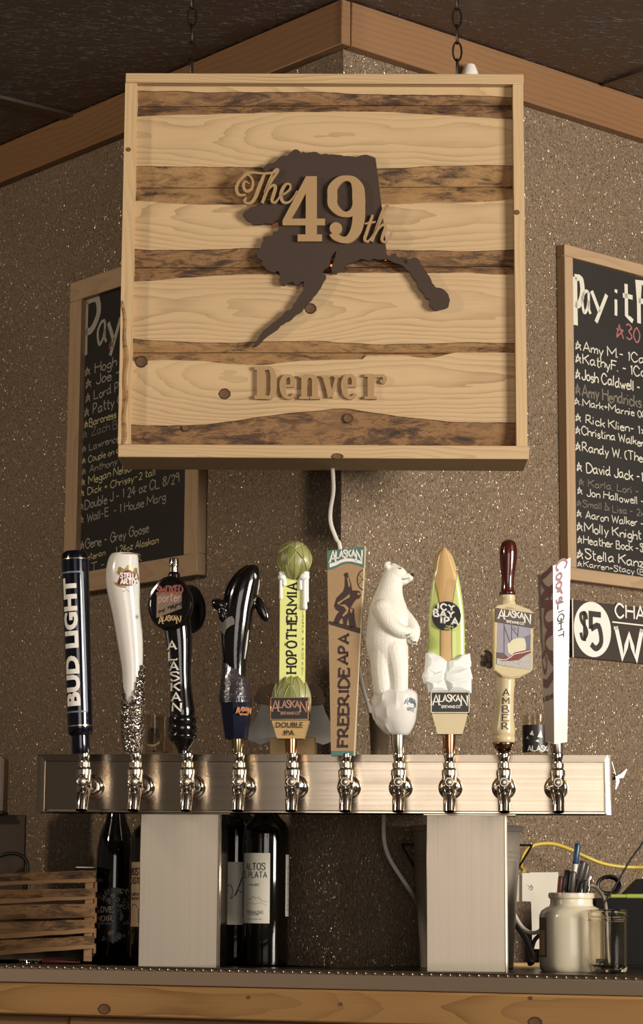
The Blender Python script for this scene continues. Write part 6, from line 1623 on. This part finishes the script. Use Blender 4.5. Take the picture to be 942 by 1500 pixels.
# left side: slatted crate, boards, corkscrew
cr_fr = Frame(spot(70, 3.60, 0), R(9))
T = Thing('slatted_crate', 'low rustic crate of bark edged slats on the left of the counter', 'crate', cr_fr, (0, .1, ZC))
slats = [((1280, 1298), (1274.5, 1291)), ((1304, 1325), (1301, 1316)), ((1327, 1348), (1323, 1343)), ((1352, 1376), (1346, 1366)), ((1378, 1400), (1371, 1389))]
xl_, xr_ = -.16, cr_fr.l(139, 1340, 0).x
NS = 24
for i, ((a, b_), (c_, d_)) in enumerate(slats):
    m = MB(); vs = []; mw = []
    for j in range(NS + 1):
        t = j / NS; x_ = xl_ + (xr_ - xl_) * t; px = -60 + 199 * t
        yt = a + (c_ - a) * max(0, px) / 139 + 1.5 * noise.noise(Vector((t * 5, i, 0))); yb_ = b_ + (d_ - b_) * max(0, px) / 139 + 1.5 * noise.noise(Vector((t * 5, i, 4)))
        zt_, zb2 = cr_fr.l(70, yt, 0).z, cr_fr.l(70, yb_, 0).z
        zm = zb2 + (zt_ - zb2) * (.30 + .12 * noise.noise(Vector((t * 6, i, 8)))) if i != 2 else zb2 + .001
        vs += [(x_, .0, zb2), (x_, -.001, zm), (x_, -.0025 + .001 * noise.noise(Vector((t * 16, i, 1))), (zm + zt_) / 2), (x_, .003, zt_), (x_, .016, zt_), (x_, .016, zb2)]
    fs = []; mi = []
    for j in range(NS):
        for kk in range(6): fs.append((6*j+kk, 6*j+(kk+1) % 6, 6*(j+1)+(kk+1) % 6, 6*(j+1)+kk)); mi.append(1 if kk in (1, 2) else 0)
    fs += [tuple(range(6))[::-1], tuple(range(6 * NS, 6 * NS + 6))]; mi += [0, 0]
    m.add(vs, fs); m.mi = mi; T.part('slat', m, [M['crate'], M['bark']])
for x_ in (xl_ + .02, xr_ - .016):
    T.part('corner_post', MB().box((x_, .0165, ZC), (x_ + .014, .032, cr_fr.l(70, 1279, 0).z), .001), M['crate'])
for i in range(5):
    z_ = ZC + .012 + i * .024; T.part('side_slat', MB().box((xr_ - .001, .017, z_), (xr_ + .004, .09, z_ + .016), .001), M['crate'])
T.part('back_board', MB().box((xl_, .091, ZC), (xr_ + .004, .098, ZC + .11), .001), M['board2'])
# little pale box and dark pad on the crate's rim
zc_ = cr_fr.l(125, 1275, .008).z
x0, x1 = cr_fr.l(108, 1270, .06).x, cr_fr.l(139, 1270, .06).x
zst = ZC + .012 + 4 * .024 + .016
m = MB().box((x0 + .004, .05, zc_ - .012), (x1 - .001, .088, zc_ + .006), .001)
single('small_box', m, M['whitem'], 'small pale box sitting in the end of the slatted crate', 'box', cr_fr, ((x0 + x1) / 2, .075, zc_ - .012))
m = MB().box((x0, .02, zc_ - .001), (x1, .048, zc_ + .004), .0018)
single('dark_pad', m, M['blackm'], 'dark flat pad lying at the right end of the slatted crate', 'pad', cr_fr, ((x0 + x1) / 2, .035, zc_ - .001))
# corkscrew
F4 = WF(70, 3.42); g = lambda px, py, y=0: F4.l(px, py, y)
T = Thing('corkscrew', 'folding corkscrew with maroon handle and chrome lever, before the crate', 'corkscrew', F4, (0, 0, ZC))
T.part('handle', MB().tube([(g(62, 1401).x, 0, ZC + .0065), (g(75, 1401).x, 0, ZC + .0070), (g(95, 1400).x, 0, ZC + .0065), (g(118, 1400).x, 0, ZC + .0055)], [.0045, .0058, .0052, .0032], 14), M['maroon'])
T.part('lever', MB().box((g(27, 1402).x, -.003, ZC + .0075), (g(64, 1402).x, .003, ZC + .0105), .0008), M['chrome'])
T.part('lever', MB().box((g(25, 1402).x, -.004, ZC + .0015), (g(56, 1402).x, .002, ZC + .0045), .0008), M['chrome'])
m = MB(); P_ = [(g(30, 1400).x + .0022 * j * .42, .0035 * math.cos(j * .9), ZC + .006 + .0032 * math.sin(j * .9)) for j in range(34)]; T.part('worm', m.tube(P_, .0009, 6), M['chrome'])
# brown board and grey box at the far left, black cable loop
F5 = WF(10, 3.80)
x1 = F5.l(37, 1240, 0).x; zt2 = F5.l(20, 1194, 0).z
m = MB().box((x1 - .20, -.006, ZC), (x1, .006, zt2), .001); single('leaning_board', m, M['board2'], 'brown pressed board standing behind the crate at the left edge', 'board', F5, (x1 - .1, 0, ZC))
x1 = F5.l(8.5, 1150, 0).x; za, zb2 = F5.l(5, 1191, 0).z, F5.l(5, 1110, 0).z
T = Thing('grey_wall_box', 'grey metal box at the left edge beside the tap tower', 'box', F5, (x1 - .05, 0, zt2))
T.part('box_shell', MB().box((x1 - .12, -.03, zt2 + .0005), (x1, .03, zb2), .003, 2), pm('brushed grey box', '77695a', .35, .7)); T.part('box_base', MB().box((x1 - .12, -.032, zt2 + .0001), (x1 + .001, .032, zt2 + .006), .001), M['ink'])
cable('cable_loop', 'black cable loop arching behind the crate at the left edge', [(-12, 1262, 3.76), (0, 1254, 3.76), (12, 1250.5, 3.76), (25, 1251, 3.76), (35, 1256, 3.76), (40.5, 1266, 3.76), (40, 1280, 3.76), (37, 1310, 3.76), (35, 1405, 3.76)], .0030, M['cordb'])
